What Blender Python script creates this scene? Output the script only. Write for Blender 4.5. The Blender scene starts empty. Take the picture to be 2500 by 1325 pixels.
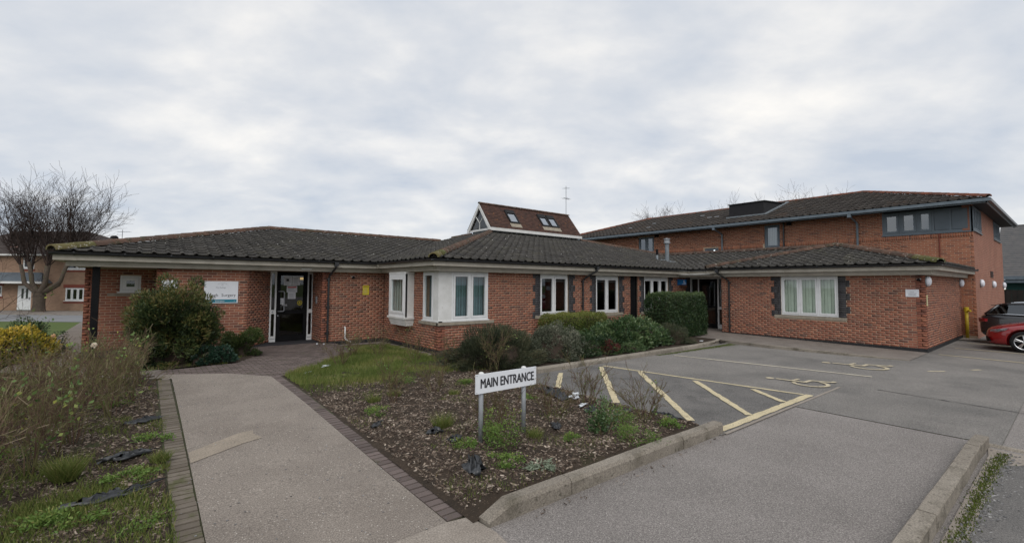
import bpy, bmesh, math, random
import numpy as np
from mathutils import Vector, Matrix
random.seed(7); rng = np.random.default_rng(11)
R = math.radians
scene = bpy.context.scene
COL = scene.collection
# world frame: X runs right and away from the camera, Y left and away, Z up; z = 0 is the damp-proof course of the surgery
CAM_H = 1.88
YAW, PITCH, ROLL = R(38.69), R(2.905), R(0.355)

# ------------------------------------------------------------------ camera
cd = bpy.data.cameras.new('camera'); cam = bpy.data.objects.new('camera', cd); COL.objects.link(cam)
cd.sensor_width = 36; cd.lens = 16.0; cd.shift_y = -0.0095; cd.clip_start = 0.05; cd.clip_end = 2000
fwd = Vector((math.sin(YAW)*math.cos(PITCH), math.cos(YAW)*math.cos(PITCH), math.sin(PITCH)))
r0 = Vector((math.cos(YAW), -math.sin(YAW), 0)); u0 = r0.cross(fwd)
rr = r0*math.cos(ROLL)+u0*math.sin(ROLL); uu = u0*math.cos(ROLL)-r0*math.sin(ROLL)
cam.matrix_world = Matrix(((rr.x, uu.x, -fwd.x, 0), (rr.y, uu.y, -fwd.y, 0), (rr.z, uu.z, -fwd.z, CAM_H), (0, 0, 0, 1)))
scene.camera = cam
scene.render.resolution_x = 1024; scene.render.resolution_y = 542

# ------------------------------------------------------------------ sky, sun, exposure
SUN_EL, SUN_AZ = R(48), R(215)          # azimuth measured from +Y towards +X
world = bpy.data.worlds.new('World'); scene.world = world; world.use_nodes = True
nt = world.node_tree; nt.nodes.clear()
def wn(t, **k):
    n = nt.nodes.new(t)
    for a, b in k.items(): setattr(n, a, b)
    return n
wo = wn('ShaderNodeOutputWorld'); bg_sky = wn('ShaderNodeBackground'); bg_cl = wn('ShaderNodeBackground'); mixs = wn('ShaderNodeMixShader')
sky = wn('ShaderNodeTexSky', sky_type='NISHITA', sun_disc=False); sky.sun_elevation = SUN_EL; sky.sun_rotation = SUN_AZ
nt.links.new(sky.outputs[0], bg_sky.inputs[0]); bg_sky.inputs[1].default_value = 0.09
tc = wn('ShaderNodeTexCoord'); sx = wn('ShaderNodeSeparateXYZ'); nt.links.new(tc.outputs['Generated'], sx.inputs[0])
def wm(op, a, b=None):
    n = wn('ShaderNodeMath', operation=op)
    for i, v in enumerate((a, b)):
        if v is None: continue
        if isinstance(v, (int, float)): n.inputs[i].default_value = v
        else: nt.links.new(v, n.inputs[i])
    return n.outputs[0]
zz = wm('ADD', wm('MAXIMUM', sx.outputs[2], 0.0), 0.30)
cx = wn('ShaderNodeCombineXYZ')
# cloud deck: the view direction carried on to a flat layer overhead, rolled along the wind
px_ = wm('DIVIDE', sx.outputs[0], zz); py_ = wm('DIVIDE', sx.outputs[1], zz)
nt.links.new(wm('ADD', wm('MULTIPLY', px_, 0.78), wm('MULTIPLY', py_, -0.62)), cx.inputs[0])
nt.links.new(wm('MULTIPLY', wm('ADD', wm('MULTIPLY', px_, 0.62), wm('MULTIPLY', py_, 0.78)), 1.3), cx.inputs[1])
n1 = wn('ShaderNodeTexNoise'); n1.inputs['Scale'].default_value = 1.9; n1.inputs['Detail'].default_value = 5; n1.inputs['Roughness'].default_value = 0.5; n1.inputs['Distortion'].default_value = 0.25
n2 = wn('ShaderNodeTexNoise'); n2.inputs['Scale'].default_value = 5.5; n2.inputs['Detail'].default_value = 5; n2.inputs['Roughness'].default_value = 0.58
nt.links.new(cx.outputs[0], n1.inputs['Vector']); nt.links.new(cx.outputs[0], n2.inputs['Vector'])
n3 = wn('ShaderNodeTexNoise'); n3.inputs['Scale'].default_value = 0.62; n3.inputs['Detail'].default_value = 2; nt.links.new(cx.outputs[0], n3.inputs['Vector'])
nmix = wm('ADD', wm('ADD', wm('MULTIPLY', n1.outputs[0], 0.58), wm('MULTIPLY', n2.outputs[0], 0.17)), wm('MULTIPLY', n3.outputs[0], 0.25))
cr = wn('ShaderNodeValToRGB'); e = cr.color_ramp.elements
e[0].position = 0.37; e[0].color = (0.465, 0.512, 0.585, 1); e[1].position = 0.645; e[1].color = (0.85, 0.825, 0.785, 1)
m_ = cr.color_ramp.elements.new(0.50); m_.color = (0.615, 0.632, 0.66, 1)
nt.links.new(nmix, cr.inputs[0]); nt.links.new(cr.outputs[0], bg_cl.inputs[0]); bg_cl.inputs[1].default_value = 1.0
mixs.inputs[0].default_value = 0.93
nt.links.new(bg_sky.outputs[0], mixs.inputs[1]); nt.links.new(bg_cl.outputs[0], mixs.inputs[2]); nt.links.new(mixs.outputs[0], wo.inputs[0])
sl = bpy.data.lights.new('sun', 'SUN'); sl.energy = 1.35; sl.angle = R(50); sl.color = (1.0, 0.965, 0.92)
sun = bpy.data.objects.new('sun', sl); COL.objects.link(sun)
sdir = Vector((math.sin(SUN_AZ)*math.cos(SUN_EL), math.cos(SUN_AZ)*math.cos(SUN_EL), math.sin(SUN_EL)))
sun.rotation_euler = sdir.to_track_quat('Z', 'Y').to_euler()
vs = scene.view_settings; vs.view_transform = 'Standard'; vs.look = 'None'; vs.exposure = 0.32; vs.gamma = 1.0; vs.use_curve_mapping = False
scene.render.engine = 'CYCLES'

# ------------------------------------------------------------------ materials
MATS = {}
def mat(name, c1, c2=None, scale=6.0, rough=0.85, bump=0.0, bscale=80.0, ramp=None, spec=0.3, metal=0.0, coat=0.0,
        c3=None, s3=40.0, f3=(0.6, 0.75), tintv=0.0, detail=5.0, trans=0.0, stretch=None, c4=None, s4=1.2, f4=(0.55, 0.75), grain=None):
    """procedural surface: two colours mixed by noise, a ramp read from each piece's own 'tint', specks and stains"""
    m = bpy.data.materials.new(name); m.use_nodes = True; t = m.node_tree; N = t.nodes; L = t.links
    b = N['Principled BSDF']; b.inputs['Roughness'].default_value = rough; b.inputs['Metallic'].default_value = metal
    b.inputs['Specular IOR Level'].default_value = spec; b.inputs['Coat Weight'].default_value = coat
    if coat: b.inputs['Coat Roughness'].default_value = 0.05
    geo = N.new('ShaderNodeNewGeometry'); pos = geo.outputs['Position']
    if stretch:
        mp = N.new('ShaderNodeVectorMath'); mp.operation = 'MULTIPLY'; mp.inputs[1].default_value = stretch; L.new(pos, mp.inputs[0]); pos = mp.outputs[0]
    def noise(s, d=detail):
        n = N.new('ShaderNodeTexNoise'); n.inputs['Scale'].default_value = s; n.inputs['Detail'].default_value = d; n.inputs['Roughness'].default_value = 0.6
        L.new(pos, n.inputs['Vector']); return n.outputs[0]
    def step(v, lo, hi):
        n = N.new('ShaderNodeMapRange'); n.inputs[1].default_value = lo; n.inputs[2].default_value = hi; L.new(v, n.inputs[0]); return n.outputs[0]
    def mix(f, a, c, mode='MIX'):
        n = N.new('ShaderNodeMix'); n.data_type = 'RGBA'; n.blend_type = mode
        if isinstance(f, float): n.inputs[0].default_value = f
        else: L.new(f, n.inputs[0])
        for i, v in ((6, a), (7, c)):
            if isinstance(v, (tuple, list)): n.inputs[i].default_value = (*v[:3], 1)
            else: L.new(v, n.inputs[i])
        return n.outputs[2]
    if ramp:
        at = N.new('ShaderNodeAttribute'); at.attribute_name = 'tint'
        r = N.new('ShaderNodeValToRGB'); el = r.color_ramp.elements
        while len(el) < len(ramp): el.new(0.5)
        for q, (p_, c_) in zip(el, ramp): q.position = p_; q.color = (*c_, 1)
        L.new(at.outputs['Fac'], r.inputs[0]); col = r.outputs[0]
        if c2: col = mix(step(noise(scale), 0.35, 0.7), col, mix(0.5, col, c2))
    elif c2: col = mix(step(noise(scale), 0.35, 0.68), c1, c2)
    else: col = None
    if c4 is not None: col = mix(step(noise(s4, 6), *f4), col if col else c1, c4)
    if c3 is not None: col = mix(step(noise(s3, 2), *f3), col if col else c1, c3)
    if grain:
        gs, ga = grain; r = N.new('ShaderNodeMapRange'); r.inputs[1].default_value = .36; r.inputs[2].default_value = .64; r.inputs[3].default_value = 1-ga; r.inputs[4].default_value = 1+ga*.9; L.new(noise(gs, 3), r.inputs[0])
        vm = N.new('ShaderNodeVectorMath'); vm.operation = 'SCALE'; L.new(col, vm.inputs[0]) if col else None; L.new(r.outputs[0], vm.inputs['Scale'])
        if not col: vm.inputs[0].default_value = c1
        col = vm.outputs[0]
    if col is None: b.inputs['Base Color'].default_value = (*c1, 1)
    else: L.new(col, b.inputs['Base Color'])
    if bump:
        bp = N.new('ShaderNodeBump'); bp.inputs['Strength'].default_value = bump; bp.inputs['Distance'].default_value = 0.01
        L.new(noise(bscale), bp.inputs['Height']); L.new(bp.outputs[0], b.inputs['Normal'])
    if trans:
        out = N['Material Output']; tb = N.new('ShaderNodeBsdfTranslucent'); ms = N.new('ShaderNodeMixShader'); ms.inputs[0].default_value = trans
        if col is None: tb.inputs[0].default_value = (*c1, 1)
        else: L.new(col, tb.inputs[0])
        L.new(b.outputs[0], ms.inputs[1]); L.new(tb.outputs[0], ms.inputs[2]); L.new(ms.outputs[0], out.inputs[0])
    MATS[name] = m; return m
def brick_tex(name, c1, c2, mortar, rowh=0.075, bw=0.225, axes=('x', 'z')):
    """far brickwork, too small to tell the bricks apart"""
    m = bpy.data.materials.new(name); m.use_nodes = True; t = m.node_tree; N = t.nodes; L = t.links; b = N['Principled BSDF']; b.inputs['Roughness'].default_value = 0.9
    g = N.new('ShaderNodeNewGeometry'); d = N.new('ShaderNodeVectorMath'); d.operation = 'DOT_PRODUCT'
    ax = {'x': (1, 0, 0), 'y': (0, 1, 0), 'r': (math.cos(YAW), -math.sin(YAW), 0)}[axes[0]]; d.inputs[1].default_value = ax
    L.new(g.outputs['Position'], d.inputs[0]); s = N.new('ShaderNodeSeparateXYZ'); L.new(g.outputs['Position'], s.inputs[0])
    c = N.new('ShaderNodeCombineXYZ'); L.new(d.outputs['Value'], c.inputs[0]); L.new(s.outputs[2], c.inputs[1])
    k = N.new('ShaderNodeTexBrick'); L.new(c.outputs[0], k.inputs['Vector']); k.inputs['Scale'].default_value = 1; k.inputs['Mortar Size'].default_value = 0.006
    k.inputs['Brick Width'].default_value = bw; k.inputs['Row Height'].default_value = rowh; k.inputs['Color1'].default_value = (*c1, 1); k.inputs['Color2'].default_value = (*c2, 1); k.inputs['Mortar'].default_value = (*mortar, 1)
    no = N.new('ShaderNodeTexNoise'); no.inputs['Scale'].default_value = 1.2; L.new(g.outputs['Position'], no.inputs['Vector'])
    mx = N.new('ShaderNodeMix'); mx.data_type = 'RGBA'; mx.blend_type = 'MULTIPLY'; mx.inputs[0].default_value = 0.5
    r = N.new('ShaderNodeValToRGB'); r.color_ramp.elements[0].position = .3; r.color_ramp.elements[0].color = (.6, .6, .6, 1); r.color_ramp.elements[1].position = .7; L.new(no.outputs[0], r.inputs[0])
    L.new(k.outputs[0], mx.inputs[6]); L.new(r.outputs[0], mx.inputs[7]); L.new(mx.outputs[2], b.inputs['Base Color']); MATS[name] = m
def glass(name, tint=(0.9, 0.95, 0.95), refl=0.10, dark=0.35):
    m = bpy.data.materials.new(name); m.use_nodes = True; t = m.node_tree; N = t.nodes; L = t.links; N.remove(N['Principled BSDF'])
    tr = N.new('ShaderNodeBsdfTransparent'); tr.inputs[0].default_value = (tint[0]*dark, tint[1]*dark, tint[2]*dark, 1)
    gl = N.new('ShaderNodeBsdfGlossy'); gl.inputs['Roughness'].default_value = 0.015; gl.inputs[0].default_value = (.9, .95, 1, 1)
    fr = N.new('ShaderNodeFresnel'); gb = N.new('ShaderNodeNewGeometry'); ml = N.new('ShaderNodeMapRange'); ml.inputs[3].default_value = 1.5; ml.inputs[4].default_value = 1/1.5; L.new(gb.outputs['Backfacing'], ml.inputs[0]); L.new(ml.outputs[0], fr.inputs[0]); ad = N.new('ShaderNodeMath'); ad.operation = 'ADD'; ad.inputs[1].default_value = refl; L.new(fr.outputs[0], ad.inputs[0])
    ms = N.new('ShaderNodeMixShader'); L.new(ad.outputs[0], ms.inputs[0]); L.new(tr.outputs[0], ms.inputs[1]); L.new(gl.outputs[0], ms.inputs[2]); L.new(ms.outputs[0], N['Material Output'].inputs[0]); MATS[name] = m
def emit(name, c, s):
    m = bpy.data.materials.new(name); m.use_nodes = True; b = m.node_tree.nodes['Principled BSDF']; b.inputs['Emission Color'].default_value = (*c, 1); b.inputs['Emission Strength'].default_value = s; MATS[name] = m

RED = [(0.0, (.120, .064, .052)), (.2, (.200, .080, .057)), (.5, (.290, .108, .068)), (.8, (.340, .128, .077)), (1.0, (.39, .162, .096))]
mat('brick', None, (.17, .09, .072), 9, .9, .35, 120, ramp=RED, c4=(.215, .10, .072), s4=.9, f4=(.54, .9), c3=(.34, .20, .15), s3=2.6, f3=(.68, .95))
mat('brick_orange', None, (.22, .09, .055), 9, .9, .3, 120, ramp=[(0, (.175, .08, .062)), (.25, (.31, .122, .074)), (.6, (.385, .148, .084)), (1, (.45, .185, .105))])
mat('brick_black', None, (.035, .035, .04), 8, .6, .2, 90, ramp=[(0, (.03, .03, .034)), (1, (.058, .058, .066))])
mat('mortar', (.50, .39, .29), (.40, .30, .22), 5, .95, .3, 200)
mat('mortar_dark', (.17, .15, .13), (.11, .10, .09), 5, .95)
mat('plinth', (.016, .016, .018), (.032, .032, .034), 6, .7, .3, 60)
mat('tile', None, (.062, .056, .046), 3.0, .85, .45, 90, grain=(26, .28), ramp=[(0, (.028, .027, .026)), (.5, (.044, .042, .040)), (1, (.068, .065, .061))], c3=(.50, .49, .47), s3=13, f3=(.715, .735), c4=(.066, .062, .048), s4=1.3, f4=(.53, .74))
mat('tile_old', None, (.04, .035, .03), 3, .9, .4, 90, ramp=[(0, (.030, .026, .024)), (1, (.062, .055, .050))], c4=(.075, .05, .035), s4=1.1)
mat('deck', (.03, .028, .026), rough=.95)
mat('ridge', None, (.07, .052, .042), 7, .95, .6, 60, ramp=[(0, (.080, .052, .041)), (1, (.125, .072, .052))], c3=(.38, .36, .32), s3=17, f3=(.64, .72), c4=(.055, .048, .03), s4=4, f4=(.52, .66))
mat('ridge_moss', None, (.09, .11, .03), 9, .95, .8, 40, ramp=[(0, (.050, .055, .020)), (1, (.12, .095, .045))], c3=(.33, .31, .26), s3=15, f3=(.6, .7))
mat('ridge_new', None, (.25, .09, .05), 7, .9, .3, 60, ramp=[(0, (.075, .042, .034)), (1, (.15, .060, .040))])
mat('plain_tile', None, (.075, .040, .030), 5, .9, .3, 60, ramp=[(0, (.042, .025, .021)), (1, (.086, .043, .032))], c3=(.25, .11, .04), s3=6, f3=(.66, .78))
mat('white_frame', (.74, .75, .76), (.66, .67, .67), 4, .35, spec=.5)
mat('white_paint', (.70, .70, .69), (.58, .58, .56), 3, .5, c4=(.42, .41, .38), s4=5, f4=(.62, .8))
mat('fascia', (.46, .425, .365), (.36, .33, .28), 3, .6, c4=(.30, .28, .22), s4=2.5, f4=(.58, .8))
mat('gutter', (.028, .030, .033), (.018, .018, .02), 6, .35, spec=.5)
mat('gutter_blue', (.135, .17, .20), (.10, .13, .155), 4, .4, spec=.5)
mat('frame_blue', (.125, .155, .18), (.105, .13, .155), 3, .45, spec=.4)
mat('panel_blue', (.095, .12, .145), (.08, .105, .125), 2, .4, spec=.4)
mat('lead', (.20, .225, .245), (.145, .165, .18), 5, .6)
mat('stone', (.33, .29, .23), (.24, .21, .17), 7, .9, .3, 90)
mat('black', (.005, .005, .006), (.009, .009, .010), 5, .7, spec=.15)
mat('black_clad', (.012, .012, .014), (.02, .02, .022), 3, .7, .3, 8, stretch=(1, 1, 14))
mat('steel', (.55, .56, .57), None, rough=.3, metal=.9)
mat('metal_grey', (.34, .36, .38), (.26, .27, .29), 8, .5, metal=.3)
mat('interior', (.10, .085, .07), (.07, .06, .05), 1, .9)
mat('carpet', (.03, .03, .035), rough=1)
mat('ceiling_white', (.5, .5, .48), rough=.9)
mat('blind_green', (.72, .78, .69), (.66, .72, .64), 6, .8, trans=.15)
mat('blind_teal', (.17, .275, .295), (.13, .225, .25), 5, .8, trans=.15)
mat('blind_dark', (.10, .10, .095), (.06, .06, .06), 8, .9, stretch=(6, 6, .4))
mat('paper', (.72, .73, .76), (.62, .63, .66), 12, .6)
mat('ink', (.03, .03, .035), rough=.6); mat('ink_soft', (.28, .29, .32), rough=.7); mat('ink_red', (.5, .06, .05), rough=.6)
mat('sign_white', (.72, .74, .78), (.66, .68, .72), 3, .4, spec=.4)
mat('teal', (.015, .19, .27), rough=.45); mat('blue_sign', (.02, .16, .40), rough=.4); mat('yellow_sign', (.62, .50, .03), (.5, .4, .03), 8, .5)
mat('cream', (.62, .56, .30), rough=.5); mat('lamp_white', (.70, .72, .78), (.62, .64, .70), 5, .35); mat('yellow_post', (.50, .36, .02), (.38, .28, .03), 9, .5)
glass('glass_pane', dark=.92, refl=.03); glass('glass_dark', dark=.30, refl=.03); glass('glass_frost', (.95, 1, .97), .04, .97); glass('glass_sky', dark=.45, refl=.42); glass('glass_grey', dark=.6, refl=.16)
emit('lamp_warm', (1.0, .62, .2), 1.3); emit('lamp_cool', (.9, .95, 1.0), 3)
# ground
mat('asphalt', (.236, .216, .203), (.196, .179, .168), 1.1, .95, .9, 150, c3=(.50, .47, .44), s3=130, f3=(.60, .70), c4=(.196, .180, .168), s4=.5, grain=(80, .38))
mat('asphalt_bay', (.165, .156, .146), (.212, .198, .184), .7, .95, .9, 150, c3=(.38, .36, .33), s3=130, f3=(.60, .72), c4=(.122, .117, .111), s4=.5, f4=(.50, .70), grain=(72, .36))
mat('asphalt_hatch', (.128, .123, .118), (.165, .156, .148), 1.5, .95, .9, 150, c3=(.34, .32, .30), s3=130, f3=(.61, .73), c4=(.095, .092, .089), s4=1.7, f4=(.5, .7), grain=(72, .38))
mat('asphalt_road', (.19, .195, .205), (.16, .165, .17), 1, .9)
mat('concrete_path', (.262, .228, .197), (.213, .184, .159), 1.3, .95, .9, 130, c3=(.62, .58, .52), s3=58, f3=(.66, .72), c4=(.195, .166, .142), s4=.8, f4=(.52, .76), grain=(80, .34))
mat('concrete_patch', (.295, .25, .20), (.24, .205, .165), 4, .95, .4, 170, grain=(70, .22), c3=(.48, .43, .36), s3=120, f3=(.64, .74))
mat('concrete_slab', (.29, .255, .22), (.23, .20, .17), 3, .95, .4, 150, grain=(70, .25), c3=(.42, .39, .35), s3=140, f3=(.64, .74))
mat('footpath', (.20, .175, .155), (.15, .13, .115), 2, .95, .5, 150, grain=(50, .28), c3=(.3, .27, .24), s3=150, f3=(.64, .74))
mat('kerb_stone', None, (.19, .165, .135), 4, .95, .7, 110, grain=(75, .3), ramp=[(0, (.215, .190, .158)), (1, (.30, .268, .225))], c3=(.09, .08, .062), s3=14, f3=(.62, .74), c4=(.13, .115, .09), s4=2.2, f4=(.52, .68))
mat('paver', None, (.10, .085, .078), 8, .95, .5, 120, ramp=[(0, (.098, .076, .070)), (1, (.165, .130, .120))], c4=(.085, .082, .05), s4=2.5, f4=(.58, .7))
mat('paver_old', None, (.12, .10, .075), 8, .95, .6, 120, ramp=[(0, (.125, .105, .085)), (1, (.185, .158, .130))], c4=(.09, .088, .045), s4=5, f4=(.54, .68))
mat('joint_sand', (.055, .05, .035), (.045, .055, .02), 6, 1)
mat('paint_yellow', (.58, .50, .325), (.48, .41, .265), 5, .85, .4, 200, c3=(.14, .13, .12), s3=42, f3=(.615, .67), c4=(.34, .28, .18), s4=7, f4=(.6, .74))
mat('paint_worn', (.54, .47, .33), (.44, .38, .27), 5, .85, .4, 200, c3=(.17, .16, .15), s3=30, f3=(.60, .66))
mat('paint_white', (.60, .55, .44), (.52, .47, .37), 5, .85, c3=(.2, .19, .18), s3=35, f3=(.66, .72))
mat('soil', (.027, .020, .014), (.045, .032, .022), 5, 1, 1.0, 60, c3=(.10, .072, .05), s3=50, f3=(.6, .7), c4=(.035, .045, .014), s4=.9, f4=(.60, .72))
mat('turf', (.095, .12, .03), (.14, .13, .045), 2.2, 1, 1, 70, c3=(.05, .04, .028), s3=9, f3=(.58, .7))
mat('lawn', (.062, .095, .020), (.088, .112, .030), 1.4, 1, .8, 60, c3=(.05, .085, .016), s3=14, f3=(.5, .7))
mat('chip', None, (.09, .062, .046), 20, .95, ramp=[(0, (.034, .025, .020)), (.4, (.105, .076, .058)), (.68, (.22, .17, .13)), (.88, (.37, .30, .24)), (1, (.55, .47, .39))])
mat('grass', None, ramp=[(0, (.075, .110, .024)), (.45, (.130, .170, .038)), (.8, (.205, .205, .062)), (1, (.33, .27, .13))], rough=.7, trans=.25)
mat('plastic_black', (.020, .022, .025), (.04, .043, .048), 9, .38, .6, 14, spec=.6)
mat('litter', (.72, .75, .78), (.6, .64, .68), 9, .5, .5, 20)
mat('tarmac_dirt', (.06, .07, .02), (.09, .085, .05), 5, 1)
mat('moss', None, ramp=[(0, (.05, .075, .012)), (1, (.12, .14, .03))], rough=1)
mat('pebble', None, ramp=[(0, (.12, .12, .125)), (1, (.36, .35, .34))], rough=.9)
# plants
mat('bark', (.10, .078, .058), (.055, .044, .036), 14, .95, .9, 40, c4=(.072, .085, .03), s4=3, f4=(.55, .7))
mat('twig', None, ramp=[(0, (.085, .048, .038)), (.35, (.150, .094, .067)), (.58, (.140, .132, .054)), (.85, (.155, .150, .064)), (1, (.34, .27, .185))], rough=.9)
mat('twig_dark', None, ramp=[(0, (.026, .018, .016)), (1, (.062, .042, .036))], rough=.95)
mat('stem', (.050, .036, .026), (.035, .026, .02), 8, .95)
def leafmat(n, cols, tr=.22, rough=.55):
    mat(n, None, ramp=[(i/(len(cols)-1), tuple(min(.75, q*1.45) for q in c)) for i, c in enumerate(cols)], rough=rough, trans=tr, spec=.35)
leafmat('leaf_juniper', [(.010, .020, .007), (.026, .042, .013), (.050, .066, .020), (.082, .086, .026), (.120, .090, .032)])
leafmat('leaf_smallcon', [(.022, .036, .011), (.045, .066, .018), (.080, .100, .028)])
leafmat('leaf_dark', [(.010, .024, .016), (.018, .042, .026), (.030, .060, .036)], .15, .4)
leafmat('leaf_fine', [(.022, .028, .016), (.038, .046, .026), (.060, .066, .036), (.088, .078, .044)], .2)
leafmat('leaf_grey', [(.030, .038, .024), (.058, .068, .044), (.098, .106, .074), (.155, .152, .115)], .15)
leafmat('leaf_box', [(.034, .058, .012), (.070, .105, .020), (.125, .145, .030), (.155, .145, .045)])
leafmat('leaf_laurel', [(.016, .034, .013), (.032, .062, .022), (.060, .095, .036), (.105, .135, .062)], .15, .35)
leafmat('leaf_hedge', [(.008, .020, .008), (.016, .036, .013), (.032, .058, .019), (.075, .100, .036)], .15, .45)
leafmat('leaf_yellow', [(.035, .055, .010), (.15, .14, .018), (.36, .275, .03), (.48, .35, .08)], .3)
leafmat('leaf_red', [(.035, .010, .010), (.085, .016, .016), (.14, .028, .024)], .2)
leafmat('leaf_rose', [(.040, .075, .020), (.080, .135, .035), (.14, .20, .07), (.25, .26, .05)], .3)
leafmat('leaf_weed', [(.040, .078, .016), (.070, .125, .024), (.11, .17, .038), (.18, .18, .055)], .3)
leafmat('leaf_silver', [(.11, .14, .10), (.18, .21, .15)], .2)
leafmat('petal', [(.65, .45, .10), (.70, .35, .25), (.72, .55, .45)], .3)
leafmat('leaf_brown', [(.05, .028, .02), (.10, .05, .035)], .1)
# vehicles and far buildings
mat('car_red', (.22, .003, .006), None, rough=.25, spec=.5, coat=1.0); mat('car_black', (.008, .008, .010), None, rough=.25, spec=.5, coat=1.0)
mat('rubber', (.012, .012, .013), rough=.85); mat('alloy', (.62, .63, .65), rough=.28, metal=.85); mat('car_dark', (.008, .008, .009), rough=.6)
glass('car_glass', dark=.12, refl=.08); mat('headlight', (.30, .31, .33), (.06, .06, .07), 22, .15, spec=.8, coat=1); mat('taillight', (.20, .008, .010), rough=.15, coat=1); mat('chrome', (.75, .76, .78), rough=.15, metal=1)
brick_tex('brick_tan', (.335, .205, .135), (.27, .165, .11), (.36, .26, .19), axes=('r', 'z'))
brick_tex('brick_side', (.30, .115, .072), (.245, .088, .055), (.38, .26, .19), axes=('x', 'z'))
brick_tex('brick_back', (.26, .09, .055), (.2, .07, .045), (.33, .22, .15), axes=('y', 'z'))
mat('house_roof', (.040, .032, .030), (.058, .045, .040), 2, .95, .5, 5, stretch=(1, 1, 12))
mat('porch_slate', (.085, .105, .125), (.11, .13, .15), 4, .7, .5, 6, stretch=(1, 1, 10))
mat('slate', (.085, .085, .088), (.115, .11, .108), 3, .9)
mat('hoarding', (.006, .05, .044), (.008, .04, .036), 1, .6); mat('fence_dark', (.014, .012, .011), (.022, .018, .015), 3, .9)
mat('red_band', (.22, .065, .045), (.17, .05, .04), 9, .9)
mat('curtain', (.10, .03, .03), (.06, .03, .03), 4, .9, stretch=(8, 8, .5))

# ------------------------------------------------------------------ object helpers
ROOT = {}          # root location of each object, so that children are stored relative to their thing
def setp(o, label=None, cat=None, group=None, kind=None):
    if label: o['label'] = label
    if cat: o['category'] = cat
    if group: o['group'] = group
    if kind: o['kind'] = kind
def thing(name, label, cat, loc=(0, 0, 0), group=None, kind=None):
    o = bpy.data.objects.new(name, None); COL.objects.link(o); o.location = loc; o.empty_display_size = 0.2
    setp(o, label, cat, group, kind); ROOT[o] = np.array(loc, float); return o
def add(name, me, m, parent=None, label=None, kind=None, loc=None):
    o = bpy.data.objects.new(name, me); COL.objects.link(o)
    if m and not me.materials: me.materials.append(MATS[m])
    if parent is not None: o.parent = parent; ROOT[o] = ROOT[parent]
    else: ROOT[o] = np.array(loc if loc is not None else (0, 0, 0), float); o.location = ROOT[o]
    setp(o, label, None, None, kind); return o
def npmesh(name, V, F, tint=None, smooth=False):
    V = np.asarray(V, np.float32); F = np.asarray(F, np.int32); me = bpy.data.meshes.new(name); k = F.shape[1]
    me.vertices.add(len(V)); me.vertices.foreach_set('co', V.ravel())
    me.loops.add(F.size); me.loops.foreach_set('vertex_index', F.ravel())
    me.polygons.add(len(F)); me.polygons.foreach_set('loop_start', np.arange(0, F.size, k, dtype=np.int32))
    try: me.polygons.foreach_set('loop_total', np.full(len(F), k, np.int32))
    except Exception: pass
    if smooth: me.polygons.foreach_set('use_smooth', np.ones(len(F), bool))
    if tint is not None:
        a = me.attributes.new('tint', 'FLOAT', 'FACE'); a.data.foreach_set('value', np.asarray(tint, np.float32))
    me.update(calc_edges=True); return me
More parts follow.
